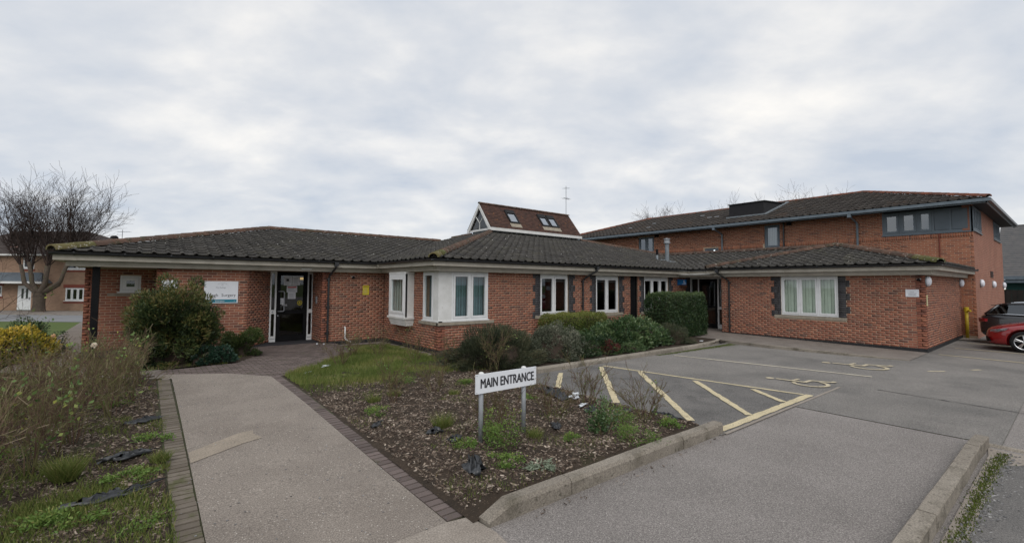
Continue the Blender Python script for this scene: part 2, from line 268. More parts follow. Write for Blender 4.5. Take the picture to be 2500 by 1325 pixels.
class G:
    """collects polygons, then links them as ONE mesh object"""
    def __init__(s): s.v = []; s.f = []; s.t = []
    def poly(s, pts, t=0.5):
        n = len(s.v); s.v += [tuple(p) for p in pts]; s.f.append(tuple(range(n, n+len(pts)))); s.t.append(t)
    def mesh(s, vs, fs, t=0.5):
        n = len(s.v); s.v += [tuple(p) for p in vs]
        for f in fs: s.f.append(tuple(i+n for i in f)); s.t.append(t)
    def hexa(s, c, t=0.5):
        s.mesh(c, ((0, 3, 2, 1), (4, 5, 6, 7), (0, 1, 5, 4), (1, 2, 6, 5), (2, 3, 7, 6), (3, 0, 4, 7)), t)
    def box(s, x0, x1, y0, y1, z0, z1, t=0.5):
        s.hexa(((x0, y0, z0), (x1, y0, z0), (x1, y1, z0), (x0, y1, z0), (x0, y0, z1), (x1, y0, z1), (x1, y1, z1), (x0, y1, z1)), t)
    def fbox(s, F, s0, s1, o0, o1, z0, z1, t=0.5):
        P = F.P; s.hexa((P(s0, o0, z0), P(s1, o0, z0), P(s1, o1, z0), P(s0, o1, z0), P(s0, o0, z1), P(s1, o0, z1), P(s1, o1, z1), P(s0, o1, z1)), t)
    def fquad(s, F, s0, s1, o, z0, z1, t=0.5): s.poly((F.P(s0, o, z0), F.P(s1, o, z0), F.P(s1, o, z1), F.P(s0, o, z1)), t)
    def tube(s, pts, r, n=8, t=0.5, cap=True):
        pts = [Vector(p) for p in pts]; rs = r if isinstance(r, (list, tuple)) else [r]*len(pts); base = len(s.v); prev = None
        for i, p in enumerate(pts):
            d = (pts[min(i+1, len(pts)-1)]-pts[max(i-1, 0)]).normalized()
            a = d.orthogonal().normalized() if prev is None else (prev-d*prev.dot(d)).normalized(); prev = a; b = d.cross(a)
            for k in range(n):
                w = 2*math.pi*k/n; s.v.append(tuple(p+(a*math.cos(w)+b*math.sin(w))*rs[i]))
        for i in range(len(pts)-1):
            for k in range(n):
                s.f.append((base+i*n+k, base+i*n+(k+1) % n, base+(i+1)*n+(k+1) % n, base+(i+1)*n+k)); s.t.append(t)
        if cap:
            s.f.append(tuple(base+k for k in range(n))[::-1]); s.t.append(t); s.f.append(tuple(base+(len(pts)-1)*n+k for k in range(n))); s.t.append(t)
    def lathe(s, c, prof, axis=(0, 0, 1), n=20, t=0.5):
        ax = Vector(axis).normalized(); a = ax.orthogonal().normalized(); b = ax.cross(a); c = Vector(c); base = len(s.v)
        for r, h in prof:
            for k in range(n):
                w = 2*math.pi*k/n; s.v.append(tuple(c+ax*h+(a*math.cos(w)+b*math.sin(w))*r))
        for i in range(len(prof)-1):
            for k in range(n): s.f.append((base+i*n+k, base+i*n+(k+1) % n, base+(i+1)*n+(k+1) % n, base+(i+1)*n+k)); s.t.append(t)
    def build(s, name, m, parent=None, label=None, kind=None, smooth=False, loc=None, bevel=0):
        off = ROOT[parent] if parent is not None else np.array(loc if loc is not None else (0, 0, 0), float)
        me = bpy.data.meshes.new(name); me.from_pydata([tuple(np.array(v)-off) for v in s.v], [], s.f)
        a = me.attributes.new('tint', 'FLOAT', 'FACE'); a.data.foreach_set('value', np.array(s.t, np.float32))
        bm = bmesh.new(); bm.from_mesh(me); bmesh.ops.recalc_face_normals(bm, faces=bm.faces)
        if bevel: bmesh.ops.bevel(bm, geom=bm.edges[:], offset=bevel, segments=2, profile=0.6, affect='EDGES')
        bm.to_mesh(me); bm.free()
        if smooth:
            for p in me.polygons: p.use_smooth = True
        return add(name, me, m, parent, label, kind, loc)
class Face:
    """a vertical plane: s along it, o out of it, z up"""
    def __init__(s, o, d, n): s.o = o; s.d = d; s.n = n
    def P(s, a, o, z): return (s.o[0]+s.d[0]*a+s.n[0]*o, s.o[1]+s.d[1]*a+s.n[1]*o, z)
def FY(y): return Face((0, y), (1, 0), (0, -1))        # faces -Y (towards the camera), s = X
def FX(x): return Face((x, 0), (0, 1), (-1, 0))        # faces -X (towards the camera), s = Y
def text(parent, string, F, s, z, size, m, o=0.003, xs=1.0, bold=0.0, name='lettering', flip=False, align='LEFT'):
    c = bpy.data.curves.new('t', 'FONT'); c.body = string; c.size = size; c.align_x = align; c.fill_mode = 'FRONT'; c.resolution_u = 3
    ob = bpy.data.objects.new('t', c); COL.objects.link(ob); dg = bpy.context.evaluated_depsgraph_get()
    me = bpy.data.meshes.new_from_object(ob.evaluated_get(dg)); bpy.data.objects.remove(ob); bpy.data.curves.remove(c)
    me.name = name; me.materials.clear(); off = ROOT[parent]
    V = [tuple(v.co) for v in me.vertices]; FF = [tuple(p.vertices) for p in me.polygons]; bpy.data.meshes.remove(me); g = G()
    for k, (dx, dy) in enumerate(((0, 0), (-bold, 0), (bold, 0), (0, -bold*.6), (0, bold*.6)) if bold else ((0, 0),)):
        g.mesh([F.P(s+(-1 if flip else 1)*(x*xs+dx), o+k*.0004, z+y+dy) for x, y, _ in V], FF)
    me = bpy.data.meshes.new(name); me.from_pydata([tuple(np.array(v)-off) for v in g.v], [], g.f)
    return add(name, me, m, parent)
def proj(p):
    d = Vector(p)-Vector((0, 0, CAM_H)); w = d.dot(fwd)
    return (1250+1111.1*d.dot(rr)/w, 638.8-1111.1*d.dot(uu)/w, w) if w > .1 else (-9999, 0, 1)

# ------------------------------------------------------------------ brickwork
def wall_solid(F, s0, s1, z0, z1, ops, name, parent, m='mortar', th=0.22):
    g = G(); ss = sorted({s0, s1, *[a for o in ops for a in o[:2] if s0 < a < s1]})
    for a, b in zip(ss[:-1], ss[1:]):
        cuts = sorted((o[2], o[3]) for o in ops if o[0] < (a+b)/2 < o[1]); z = z0
        for c0, c1 in cuts:
            if c0 > z+1e-4: g.fbox(F, a, b, -th, 0, z, c0)
            z = max(z, c1)
        if z < z1-1e-4: g.fbox(F, a, b, -th, 0, z, z1)
    return g.build(name, m, parent)
def lay(s0, s1, z0, n, ops, shift=0, soldier=None):
    """stretcher bond cut round the openings: (s0, s1, z0, z1)"""
    out = []
    for c in range(n):
        za = z0+c*.075; zb = za+.0625; x = s0-((c+shift) % 2)*.1125; k = []
        while x < s1-.02:
            a, b = max(x, s0), min(x+.2125, s1); x += .225
            segs = [(a, b)]
            for o in ops:
                if o[2] < zb-.02 and o[3] > za+.02:
                    q = []
                    for u, v in segs:
                        if o[1] <= u or o[0] >= v: q.append((u, v))
                        else:
                            if o[0]-u > .03: q.append((u, o[0]))
                            if v-o[1] > .03: q.append((o[1], v))
                    segs = q
            for u, v in segs:
                if v-u > .03: out.append((u, v, za, zb))
    return out
BRICKS = {}        # building -> list of (F, s0, s1, z0, z1, mat, wall object)
def add_bricks(key, F, lst, m, wall): BRICKS.setdefault(key, []).extend((F, *b, m, wall) for b in lst)
def quoin(a, side, z0, z1, ph=0):
    """toothed band of dark bricks beside an opening, three courses long and three short"""
    r = []; c = 0; z = z0
    while z < z1-.02:
        w = .34 if ((c//3+ph) % 2 == 0) else .23
        r.append((a-w, a, z, z+.075) if side < 0 else (a, a+w, z, z+.075)); z += .075; c += 1
    return r
_bm = {}
def brick_mesh(v, L, m):
    k = (v, round(L, 3), m)
    if k not in _bm:
        g = G(); g.box(-L/2, L/2, -.004, .02, -.03125, .03125, (v+.5)/7)
        me = bpy.data.meshes.new('brick'); me.from_pydata(g.v, [], g.f); a = me.attributes.new('tint', 'FLOAT', 'FACE'); a.data.foreach_set('value', np.array(g.t, np.float32)); me.materials.append(MATS[m]); _bm[k] = me
    return _bm[k]
def finish_bricks(key, nmax):
    L = BRICKS[key]; sc = []
    for i, (F, a, b, z0, z1, m, w) in enumerate(L):
        p = F.P((a+b)/2, 0, (z0+z1)/2); x, y, d = proj(p); n = Vector((*F.n, 0)); v = (Vector((0, 0, CAM_H))-Vector(p)).normalized()
        ok = 5 < x < 2495 and 5 < y < 1320 and abs(b-a-.2125) < .004 and not (1090 < x < 1480 and y > 770) and not (310 < x < 530 and y > 690)
        sc.append((max(0, n.dot(v))/d**2 if ok else 0, i))
    top = {i for s_, i in sorted(sc, reverse=True)[:nmax] if s_ > 0}; rest = {}
    for i, (F, a, b, z0, z1, m, w) in enumerate(L):
        t = min(1, max(0, random.gauss(.52, .25)))
        if i in top:
            o = bpy.data.objects.new('brick', brick_mesh(int(t*6.99), b-a, m)); COL.objects.link(o); o.parent = w
            c = np.array(F.P((a+b)/2, 0, (z0+z1)/2))-ROOT[w]; ang = math.atan2(F.d[1], F.d[0]); ny = (-math.sin(ang), math.cos(ang))
            if ny[0]*F.n[0]+ny[1]*F.n[1] > 0: ang += math.pi
            o.location = c; o.rotation_euler = (0, 0, ang); ROOT[o] = ROOT[w]
        else: rest.setdefault((w, m), G()).fbox(F, a, b, -.02, .004+random.uniform(-.0015, .002), z0, z1, t)
    for (w, m), g in rest.items():
        V = np.array(g.v)-ROOT[w]; me = npmesh('brickwork', V, g.f, g.t); add('brickwork', me, m, w, kind='stuff')

# ------------------------------------------------------------------ roof tiling
SECT_A = [0, .02, .055, .09, .115, .2, .298]; SECT_H = [0, .025, .042, .025, 0, -.002, 0]; GAUGE = .345
def tile_arrays():
    v = []; f = []
    for b, h in ((0, .047), (.365, .014)): v += [(a, b, h+q) for a, q in zip(SECT_A, SECT_H)]
    v += [(a, .002, .047+q-.024) for a, q in zip(SECT_A, SECT_H)]; n = 7
    for i in range(6): f += [(i, i+1, n+i+1, n+i), (2*n+i, 2*n+i+1, i+1, i)]
    return np.array(v), np.array(f)
TV, TF = tile_arrays()
TM = {}
def tile_mesh(v, m):
    if (v, m) not in TM: me = npmesh('tile', TV, TF, np.full(len(TF), (v+.5)/6)); me.materials.append(MATS[m]); TM[(v, m)] = me
    return TM[(v, m)]
class Slope:
    def __init__(s, e0, d, up, z0, p, poly):
        s.e0 = Vector((*e0, z0)); s.d = Vector((*d, 0)); s.th = math.atan(p); s.p = p; s.poly = poly; s.z0 = z0; s.upd = up
        s.u = Vector((up[0]*math.cos(s.th), up[1]*math.cos(s.th), math.sin(s.th))); s.n = s.d.cross(s.u)
        if s.n.z < 0: s.n = -s.n
    def W(s, a, b, h): return s.e0+s.d*a+s.u*b+s.n*h
    def z(s, x, y): return s.z0+s.p*((x-s.e0.x)*s.upd[0]+(y-s.e0.y)*s.upd[1])
def cw(poly):
    A = sum(poly[i][0]*poly[(i+1) % len(poly)][1]-poly[(i+1) % len(poly)][0]*poly[i][1] for i in range(len(poly)))
    return poly if A > 0 else poly[::-1]
TILES = {}
def tile_slope(key, S, roof, m, holes=()):
    P = cw(S.poly); E_ = []
    for i in range(len(P)):
        a, b = P[i], P[(i+1) % len(P)]; e_ = (b[0]-a[0], b[1]-a[1]); l = math.hypot(*e_)
        if l < 1e-4: continue
        n = (-e_[1]/l, e_[0]/l); eave = abs((a[0]-S.e0.x)*S.upd[0]+(a[1]-S.e0.y)*S.upd[1]) < 1e-3 and abs((b[0]-S.e0.x)*S.upd[0]+(b[1]-S.e0.y)*S.upd[1]) < 1e-3
        if not eave: E_.append((a, n))
    aa = [(p[0]-S.e0.x)*S.d.x+(p[1]-S.e0.y)*S.d.y for p in P]; bb = [((p[0]-S.e0.x)*S.upd[0]+(p[1]-S.e0.y)*S.upd[1])/math.cos(S.th) for p in P]
    g = G()
    g.poly([(x, y, S.z(x, y)) for x, y in P]); g.build('roof_deck', 'deck', roof)
    edge = G(); ja = 0
    for j in range(int(max(bb)/GAUGE)+1):
        for i in range(math.floor(min(aa)/.3)-1, math.ceil(max(aa)/.3)+1):
            c = [S.W(i*.3+u, j*GAUGE+v, 0) for u in (0, .3) for v in (0, .365)]
            ins = [[(q.x-a[0])*n[0]+(q.y-a[1])*n[1] for q in c] for a, n in E_]
            if any(max(r) < .01 for r in ins): continue
            ctr = S.W(i*.3+.15, j*GAUGE+.17, 0)
            if any(h[0] < ctr.x < h[1] and h[2] < ctr.y < h[3] for h in holes): continue
            full = all(min(r) > -.002 for r in ins); jit = random.uniform(-.004, .004)
            M = Matrix(((S.d.x, S.u.x, S.n.x), (S.d.y, S.u.y, S.n.y), (S.d.z, S.u.z, S.n.z))); o = S.W(i*.3, j*GAUGE+jit, random.uniform(-.003, .003))
            if full: TILES.setdefault(key, []).append((M, o, m, roof))
            else:
                V = (np.array(M) @ TV.T).T+np.array(o); edge.mesh(V.tolist(), TF.tolist(), random.random())
    if edge.v:
        me = bpy.data.meshes.new('cut_tiles'); me.from_pydata(edge.v, [], edge.f); a = me.attributes.new('tint', 'FLOAT', 'FACE'); a.data.foreach_set('value', np.array(edge.t, np.float32))
        bm = bmesh.new(); bm.from_mesh(me)
        for a, n in E_: bmesh.ops.bisect_plane(bm, geom=bm.verts[:]+bm.edges[:]+bm.faces[:], plane_co=(a[0], a[1], 0), plane_no=(-n[0], -n[1], 0), clear_outer=True)
        off = Vector(ROOT[roof])
        for v in bm.verts: v.co -= off
        bm.to_mesh(me); bm.free(); add('cut_tiles', me, m, roof, kind='stuff')
def finish_tiles(key, nmax):
    L = TILES[key]; sc = []
    for i, (M, o, m, roof) in enumerate(L):
        x, y, d = proj(o); n = Vector((M[0][2], M[1][2], M[2][2])); v = (Vector((0, 0, CAM_H))-o).normalized()
        sc.append((max(0, n.dot(v))/d**2 if 5 < x < 2495 else 0, i))
    top = {i for s_, i in sorted(sc, reverse=True)[:nmax] if s_ > 0}; rest = {}
    for i, (M, o, m, roof) in enumerate(L):
        t = min(.99, max(0, random.gauss(.5, .24)))
        if i in top:
            ob = bpy.data.objects.new('tile', tile_mesh(int(t*6), m)); COL.objects.link(ob); ob.parent = roof; ob.matrix_local = Matrix.Translation(o-Vector(ROOT[roof])) @ M.to_4x4(); ROOT[ob] = ROOT[roof]
        else: rest.setdefault((roof, m), []).append((M, o, t))
    for (roof, m), l in rest.items():
        V = []; F = []; T = []
        for k, (M, o, t) in enumerate(l): V.append((np.array(M) @ TV.T).T+np.array(o)-ROOT[roof]); F.append(TF+k*len(TV)); T.append(np.full(len(TF), t))
        add('tiling', npmesh('tiling', np.concatenate(V), np.concatenate(F), np.concatenate(T)), m, roof, kind='stuff')
_rm = {}
def ridge_line(a, b, roof, m, r=.145, ln=.44, lift=.025, endm=None):
    a, b = Vector(a), Vector(b); L = (b-a).length; n = max(1, int(L/ln)); d = (b-a).normalized(); side = d.cross(Vector((0, 0, 1))).normalized(); up = side.cross(d); l = L/n
    for i in range(n):
        v = random.randrange(4); mm = endm if (endm and i < 2) else m; k = (v, mm, round(l, 3), r)
        if k not in _rm:
            V = []; F = []
            for j, y in enumerate((0, l+.02)):
                rad = r*(1.06 if j == 0 else .96)
                V += [(math.cos(w)*rad, y, math.sin(w)*rad*.85-.03) for w in [math.pi*q/7 for q in range(8)]]
            F = [(q, q+1, 9+q, 8+q) for q in range(7)]+[]
            V += [(math.cos(w)*(r-.03), 0, math.sin(w)*(r-.03)*.85-.03) for w in [math.pi*q/7 for q in range(8)]]; F += [(16+q, 17+q, q+1, q) for q in range(7)]
            me = npmesh('ridge_tile', V, F, np.full(len(F), v/3), smooth=False); me.materials.append(MATS[mm]); _rm[k] = me
        o = bpy.data.objects.new('ridge_tile', _rm[k]); COL.objects.link(o); o.parent = roof; ROOT[o] = ROOT[roof]
        p = a+d*(i*l)+up*lift-Vector(ROOT[roof])+side*random.uniform(-.006, .006); M = Matrix(((side.x, d.x, up.x, p.x), (side.y, d.y, up.y, p.y), (side.z, d.z, up.z, p.z), (0, 0, 0, 1))); o.matrix_local = M

# ------------------------------------------------------------------ windows
def window(parent, F, s0, s1, z0, z1, splits, back=.07, m='white_frame', gm='glass_pane', fw=.055, sw=.05, sill=None, blind=None, name='window', top=0.0, blindtop=None, panel=()):
    """outer frame, mullions and sashes in one part; panes, sill and blinds below it. splits: fractions of the clear width"""
    g = G(); d0 = -back-.07; zt = z1-top
    g.fbox(F, s0, s0+fw, d0, -back, z0, z1); g.fbox(F, s1-fw, s1, d0, -back, z0, z1)
    g.fbox(F, s0+fw, s1-fw, d0, -back-.002, z0, z0+fw); g.fbox(F, s0+fw, s1-fw, d0, -back-.002, zt-fw, z1)
    edges = [s0+fw/2+(s1-s0-fw)*q for q in [0]+list(splits)+[1]]; cells = []
    for i in range(len(edges)-1):
        a, b = edges[i]+fw/2, edges[i+1]-fw/2; cells.append((a, b))
        if i: g.fbox(F, edges[i]-fw/2, edges[i]+fw/2, d0, -back-.003, z0+fw, zt-fw)
        if i in panel: g.fbox(F, a, b, d0, -back-.03, z0+fw, zt-fw); continue
        c0, c1 = z0+fw+.004, zt-fw-.004; a += .004; b -= .004
        g.fbox(F, a, a+sw, d0+.01, -back+.012, c0, c1); g.fbox(F, b-sw, b, d0+.01, -back+.012, c0, c1)
        g.fbox(F, a+sw, b-sw, d0+.01, -back+.011, c0, c0+sw); g.fbox(F, a+sw, b-sw, d0+.01, -back+.011, c1-sw, c1)
    w = g.build(name, m, parent)
    for i, (a, b) in enumerate(cells):
        if i in panel: continue
        q = G(); q.fquad(F, a+sw, b-sw, -back-.03, z0+fw+sw, zt-fw-sw); q.build('pane', gm, w)
        if blind:
            q = G(); n = max(3, int((b-a)/.09)); x0 = a+.01; st = (b-a-.02)/n; bt = zt-fw-sw
            for k in range(n):
                u = x0+k*st; pts = [F.P(u, -back-.16, z0+fw), F.P(u+st*.98, -back-.16-.025*((k % 2)*.6+.4), z0+fw), F.P(u+st*.98, -back-.16-.025*((k % 2)*.6+.4), bt+.05), F.P(u, -back-.16, bt+.05)]; q.poly(pts)
            q.build('blind', blind, w)
        if blindtop:
            q = G(); q.fbox(F, a+.02, b-.02, -back-.13, -back-.10, zt-fw-sw-blindtop, zt-fw); q.build('blind', 'white_frame', w)
    if sill:
        q = G(); q.fbox(F, s0-sill, s1+sill, -.1, .03, z0-.115, z0-.012); q.build('sill', 'stone', w, bevel=.006)
    return w

# ------------------------------------------------------------------ setting: ground sheets, paths, kerbs, markings
def sm(a, b, x): t = np.clip((x-a)/(b-a), 0, 1); return t*t*(3-2*t)
def zg(x, y): return -0.14-0.36*sm(22, 36, y-x)
ax = np.unique(np.concatenate([np.linspace(-30, 40, 71), [-900, -500, -250, -120, -70, -45, 55, 80, 130, 260, 500, 900]]))
XX, YY = np.meshgrid(ax, ax, indexing='ij'); ZZ = zg(XX, YY); n = len(ax)
V = np.stack([XX.ravel(), YY.ravel(), ZZ.ravel()], 1); I = np.arange(n*n).reshape(n, n)
Fq = np.stack([I[:-1, :-1].ravel(), I[1:, :-1].ravel(), I[1:, 1:].ravel(), I[:-1, 1:].ravel()], 1)
add('ground', npmesh('ground', V, Fq), 'lawn', kind='structure')
def sheet(name, pts, m, z=None, parent=None, kind='structure', sub=0, zf=None):
    g = G(); g.poly([(x, y, z if zf is None else zf(x, y)) for x, y in pts]); o = g.build(name, m, parent, kind=None if parent is not None else kind); return o
ZC = -.12
def path_z(y): return -.115+.095*float(sm(3.3, 9, y))
# tarmac: access road in front, parking bays, the hatched strip
road = sheet('access_road', [(-8, -40), (60, -40), (60, 0.70), (8.55, .70), (8.55, 3.25), (2.25, 3.25), (2.25, 3.0), (-8, 3.0)], 'asphalt', ZC-.008)
bays = sheet('car_park', [(8.55, .70), (60, .70), (60, 30), (36.5, 30), (36.5, 2.6), (25.42, 2.6), (25.42, 3.02), (18.9, 3.02), (18.9, 8.3), (6.1, 7.85), (6.1, 3.09), (8.55, 3.09)], 'asphalt_bay', ZC)
hatch = sheet('hatched_strip', [(6.12, 3.14), (9.5, 3.14), (8.95, 7.7), (6.12, 7.7)], 'asphalt_hatch', ZC+.004)
def strip(parent, a, b, w, m, z=ZC+.010, name='painted_line', jag=0.011):
    a, b = Vector((*a, 0)), Vector((*b, 0)); d = (b-a); L = d.length; d.normalize(); s = Vector((-d.y, d.x, 0)); n = max(2, int(L/.12)); g = G()
    l = [(a+d*(L*i/n)+s*(w/2+random.uniform(-jag, jag)), a+d*(L*i/n)-s*(w/2+random.uniform(-jag, jag))) for i in range(n+1)]
    for i in range(n):
        q = [l[i][1], l[i+1][1], l[i+1][0], l[i][0]]; g.poly([(p.x, p.y, z) for p in q])
    return g.build(name, m, parent)
strip(hatch, (6.28, 3.20), (9.62, 3.20), .13, 'paint_yellow', name='painted_line')
strip(hatch, (8.93, 7.50), (9.56, 3.28), .085, 'paint_yellow')
for a, b in (((7.41, 7.45), (6.2, 6.33)), ((8.75, 7.42), (6.3, 5.0)), ((8.98, 6.46), (6.36, 3.68)), ((9.08, 5.15), (7.35, 3.28)), ((9.25, 4.05), (8.66, 3.28))):
    strip(hatch, a, b, .112, 'paint_yellow', ZC+.014)
strip(hatch, (6.2, 3.085), (10.9, 3.085), .05, 'concrete_slab', ZC+.006, 'edging_strip', .002)
strip(bays, (11.92, 7.38), (12.68, 2.98), .075, 'paint_white')
for x0, y0, x1, y1 in ((18.5, 2.72, 17.9, -4), (20.9, 2.68, 20.5, -4), (23.15, 2.62, 22.8, -4), (24.6, 2.45, 24.5, -4)): strip(bays, (x0, y0), (x1, y1), .085, 'paint_yellow')
strip(bays, (11.2, 2.55), (10.6, -3), .02, 'black', ZC+.0075, 'joint')
strip(bays, (12.3, .4), (19.5, .9), .010, 'black', ZC+.0071, 'joint')
strip(bays, (14.6, 2.35), (14.95, 2.1), .07, 'paint_worn', ZC+.0075); strip(bays, (15.7, 1.75), (15.95, 1.6), .07, 'paint_worn', ZC+.0075)
def wheelchair(ox, oy, sc):
    """the wheelchair mark, its head towards +Y"""
    def P(u, v): return (ox+u*sc, oy+v*sc)
    g = G(); z = ZC+.012
    cnt = [0]
    def ln(pts, w):
        for (a, b) in zip(pts[:-1], pts[1:]):
            cnt[0] += 1; z = ZC+.012+cnt[0]*.0003
            A = Vector(P(*a)); B = Vector(P(*b)); d = (B-A).normalized()*w*sc*.3; s = Vector((-d.y, d.x)).normalized()*w*sc/2; A = A-d; B = B+d
            g.poly([(A.x-s.x, A.y-s.y, z), (B.x-s.x, B.y-s.y, z), (B.x+s.x, B.y+s.y, z), (A.x+s.x, A.y+s.y, z)])
    ln([(.30*math.cos(w)-.06, .30*math.sin(w)+.30) for w in [math.pi*(.62+1.28*k/18) for k in range(19)]], .075)
    ln([(-.10, .92), (-.06, .62), (-.02, .40)], .085); ln([(-.02, .42), (.26, .40)], .08); ln([(.26, .40), (.40, .06), (.50, .04)], .08); ln([(-.05, .64), (.22, .62)], .06)
    c = (-.12, 1.06); g.poly([(*P(c[0]+.085*math.cos(w), c[1]+.085*math.sin(w)), z) for w in [2*math.pi*k/14 for k in range(14)]])
    g.build('wheelchair_mark', 'paint_worn', bays)
wheelchair(14.2, 3.02, 1.18); wheelchair(10.8, 3.25, 1.0)
# main path with its two brick edgings
def pl(y): return .423+.03*(y-3.3)/8
def pr2(y): return 2.045+.02*(y-3.3)/8
g = G(); ys = np.linspace(3.35, 10.45, 24)
for a, b in zip(ys[:-1], ys[1:]): g.poly([(pl(a), a, path_z(a)), (pr2(a), a, path_z(a)), (pr2(b), b, path_z(b)), (pl(b), b, path_z(b))])
g.poly([(pl(10.45), 10.45, path_z(10.45)), (pr2(10.45), 10.45, path_z(10.45)), (1.43, 11.31, -.02), (.51, 11.86, -.02), (.30, 12.0, -.02), (.30, 11.36, -.02), (pl(11.3), 11.36, -.02)])
path = g.build('entrance_path', 'concrete_path', kind='structure')
g = G(); g.poly([(.44, 6.08, path_z(6.1)+.006), (.44, 6.45, path_z(6.4)+.006), (1.0, 6.86, path_z(6.8)+.006), (1.16, 6.88, path_z(6.8)+.006), (1.14, 6.72, path_z(6.7)+.006), (1.2, 6.5, path_z(6.5)+.006), (.98, 6.42, path_z(6.4)+.006)])
g.build('concrete_patch', 'concrete_patch', path)
g = G(); g.poly([(-1, 3.30, -.1105), (-1, 2.7, -.119), (2.26, 2.86, -.119), (2.28, 3.02, -.115), (2.24, 3.36, -.1105), (2.04, 3.40, -.1105), (.43, 3.355, -.1105)]); g.build('crossing', 'concrete_slab', kind='structure')
def edging(name, x0, x1, y0, y1, m):
    p = G(); n = 24
    for i in range(n):
        a, b = y0+(y1-y0)*i/n, y0+(y1-y0)*(i+1)/n; p.poly([(x0-.05, a, path_z(a)-.012), (x1+.02, a, path_z(a)-.012), (x1+.02, b, path_z(b)-.012), (x0-.05, b, path_z(b)-.012)])
    base = p.build(name, 'joint_sand', kind='structure'); y = y0; ms = []
    for v in range(6):
        q = G(); w = (x1-x0)/2-.004; q.hexa(((-w, -.0455, -.05), (w, -.0455, -.05), (w, .0455, -.05), (-w, .0455, -.05), (-w+.004, -.042, 0), (w-.004, -.042, 0), (w-.004, .042, 0), (-w+.004, .042, 0)), v/5)
        me = bpy.data.meshes.new('paver'); me.from_pydata(q.v, [], q.f); a = me.attributes.new('tint', 'FLOAT', 'FACE'); a.data.foreach_set('value', np.array(q.t, np.float32)); me.materials.append(MATS[m]); ms.append(me)
    while y < y1-.06:
        o = bpy.data.objects.new('paver', random.choice(ms)); COL.objects.link(o); o.parent = base; ROOT[o] = ROOT[base]
        o.location = ((x0+x1)/2+random.uniform(-.003, .003)+.0, y+.05, path_z(y)+random.uniform(-.003, .004)); o.rotation_euler = (random.uniform(-.012, .012), random.uniform(-.012, .012), random.uniform(-.015, .015)); y += .103
edging('left_path_edging', .225, .425, 3.35, 11.35, 'paver_old'); edging('right_path_edging', 2.05, 2.225, 3.42, 10.45, 'paver')
# block paving before the door: stretcher bond laid square to the wall
pv = [(.3, 11.9), (.51, 11.7), (1.43, 11.2), (2.15, 10.40), (3.0, 11.1), (4.05, 12.1), (4.72, 13.4), (4.62, 15.27), (4.40, 15.3), (4.40, 16.36), (3.15, 16.36), (2.36, 15.24), (2.45, 14.3), (1.75, 12.75), (.3, 12.55)]
base = sheet('block_paving', pv, 'joint_sand', -.036)
def inside(p, poly):
    r = False; j = len(poly)-1
    for i in range(len(poly)):
        if (poly[i][1] > p[1]) != (poly[j][1] > p[1]) and p[0] < (poly[j][0]-poly[i][0])*(p[1]-poly[i][1])/(poly[j][1]-poly[i][1])+poly[i][0]: r = not r
        j = i
    return r
bl = []
for i in range(70):
    for k in range(30):
        x = .2+k*.2055+(i % 2)*.1; y = 10.35+i*.1035
        c = [(x+u, y+v) for u in (0, .2) for v in (0, .1)]
        ni = sum(inside(q, pv) for q in c)
        if ni == 4 or (ni >= 2): bl.append((proj((x, y, 0))[2], x, y))
bl.sort(); ms = []; rest = G()
for v in range(6):
    q = G(); q.hexa(((-.0975, -.0475, -.05), (.0975, -.0475, -.05), (.0975, .0475, -.05), (-.0975, .0475, -.05), (-.092, -.042, 0), (.092, -.042, 0), (.092, .042, 0), (-.092, .042, 0)), v/5)
    me = bpy.data.meshes.new('paver'); me.from_pydata(q.v, [], q.f); a = me.attributes.new('tint', 'FLOAT', 'FACE'); a.data.foreach_set('value', np.array(q.t, np.float32)); me.materials.append(MATS['paver']); ms.append(me)
for i, (d, x, y) in enumerate(bl):
    v = random.randrange(6); z = -.027+random.uniform(-.003, .002)
    if i < 290:
        o = bpy.data.objects.new('paver', ms[v]); COL.objects.link(o); o.parent = base; ROOT[o] = ROOT[base]; o.location = (x+.1, y+.05, z); o.rotation_euler = (0, 0, random.uniform(-.012, .012))
    else: rest.box(x+.006, x+.194, y+.006, y+.094, z-.05, z, v/5)
if rest.v: add('paving_blocks', npmesh('paving_blocks', rest.v, rest.f, rest.t), 'paver', base, kind='stuff')
sheet('side_path', [(-1.35, 15.3), (-.9, 14.5), (.35, 12.62), (.35, 11.5), (-1.0, 12.4), (-2.4, 14.4), (-2.4, 30), (-1.35, 30)], 'footpath', -.03)
sheet('wall_apron', [(4.66, 15.28), (6.5, 15.28), (6.5, 11.46), (8.2, 11.46), (8.2, 11.1), (6.1, 11.05), (6.02, 14.9), (4.66, 14.95)], 'footpath', -.112)
# footpath along the right wing and to the side door
g = G(); fp = [(18.66, 2.98, -.105), (18.66, 9.35, -.02), (19.9, 9.4, -.01), (19.9, 11.4, -.01), (16.3, 11.4, -.02), (16.1, 8.1, -.03), (15.9, 6.4, -.03), (16.05, 4.3, -.06), (16.35, 2.98, -.105)]
g.poly(fp); top = g.build('footpath', 'footpath', kind='structure')
pts = [(16.1, 8.1, -.03), (15.9, 6.4, -.03), (16.05, 4.3, -.06), (16.35, 2.98, -.112)]
for a, b in zip(pts[:-1], pts[1:]):
    q = G(); q.hexa(((a[0]-.06, a[1], -.2), (b[0]-.06, b[1]+.01, -.2), (b[0]+.05, b[1]+.01, -.2), (a[0]+.05, a[1], -.2), (a[0]-.06, a[1], a[2]+.004), (b[0]-.06, b[1]+.01, b[2]+.004), (b[0]+.05, b[1]+.01, b[2]+.004), (a[0]+.05, a[1], a[2]+.004)), random.random()); q.build('kerb_stone', 'kerb_stone', top)
sheet('post_pad', [(25.36, 2.98), (25.36, 2.5), (24.3, 2.45), (24.2, 2.98)], 'concrete_slab', -.09)
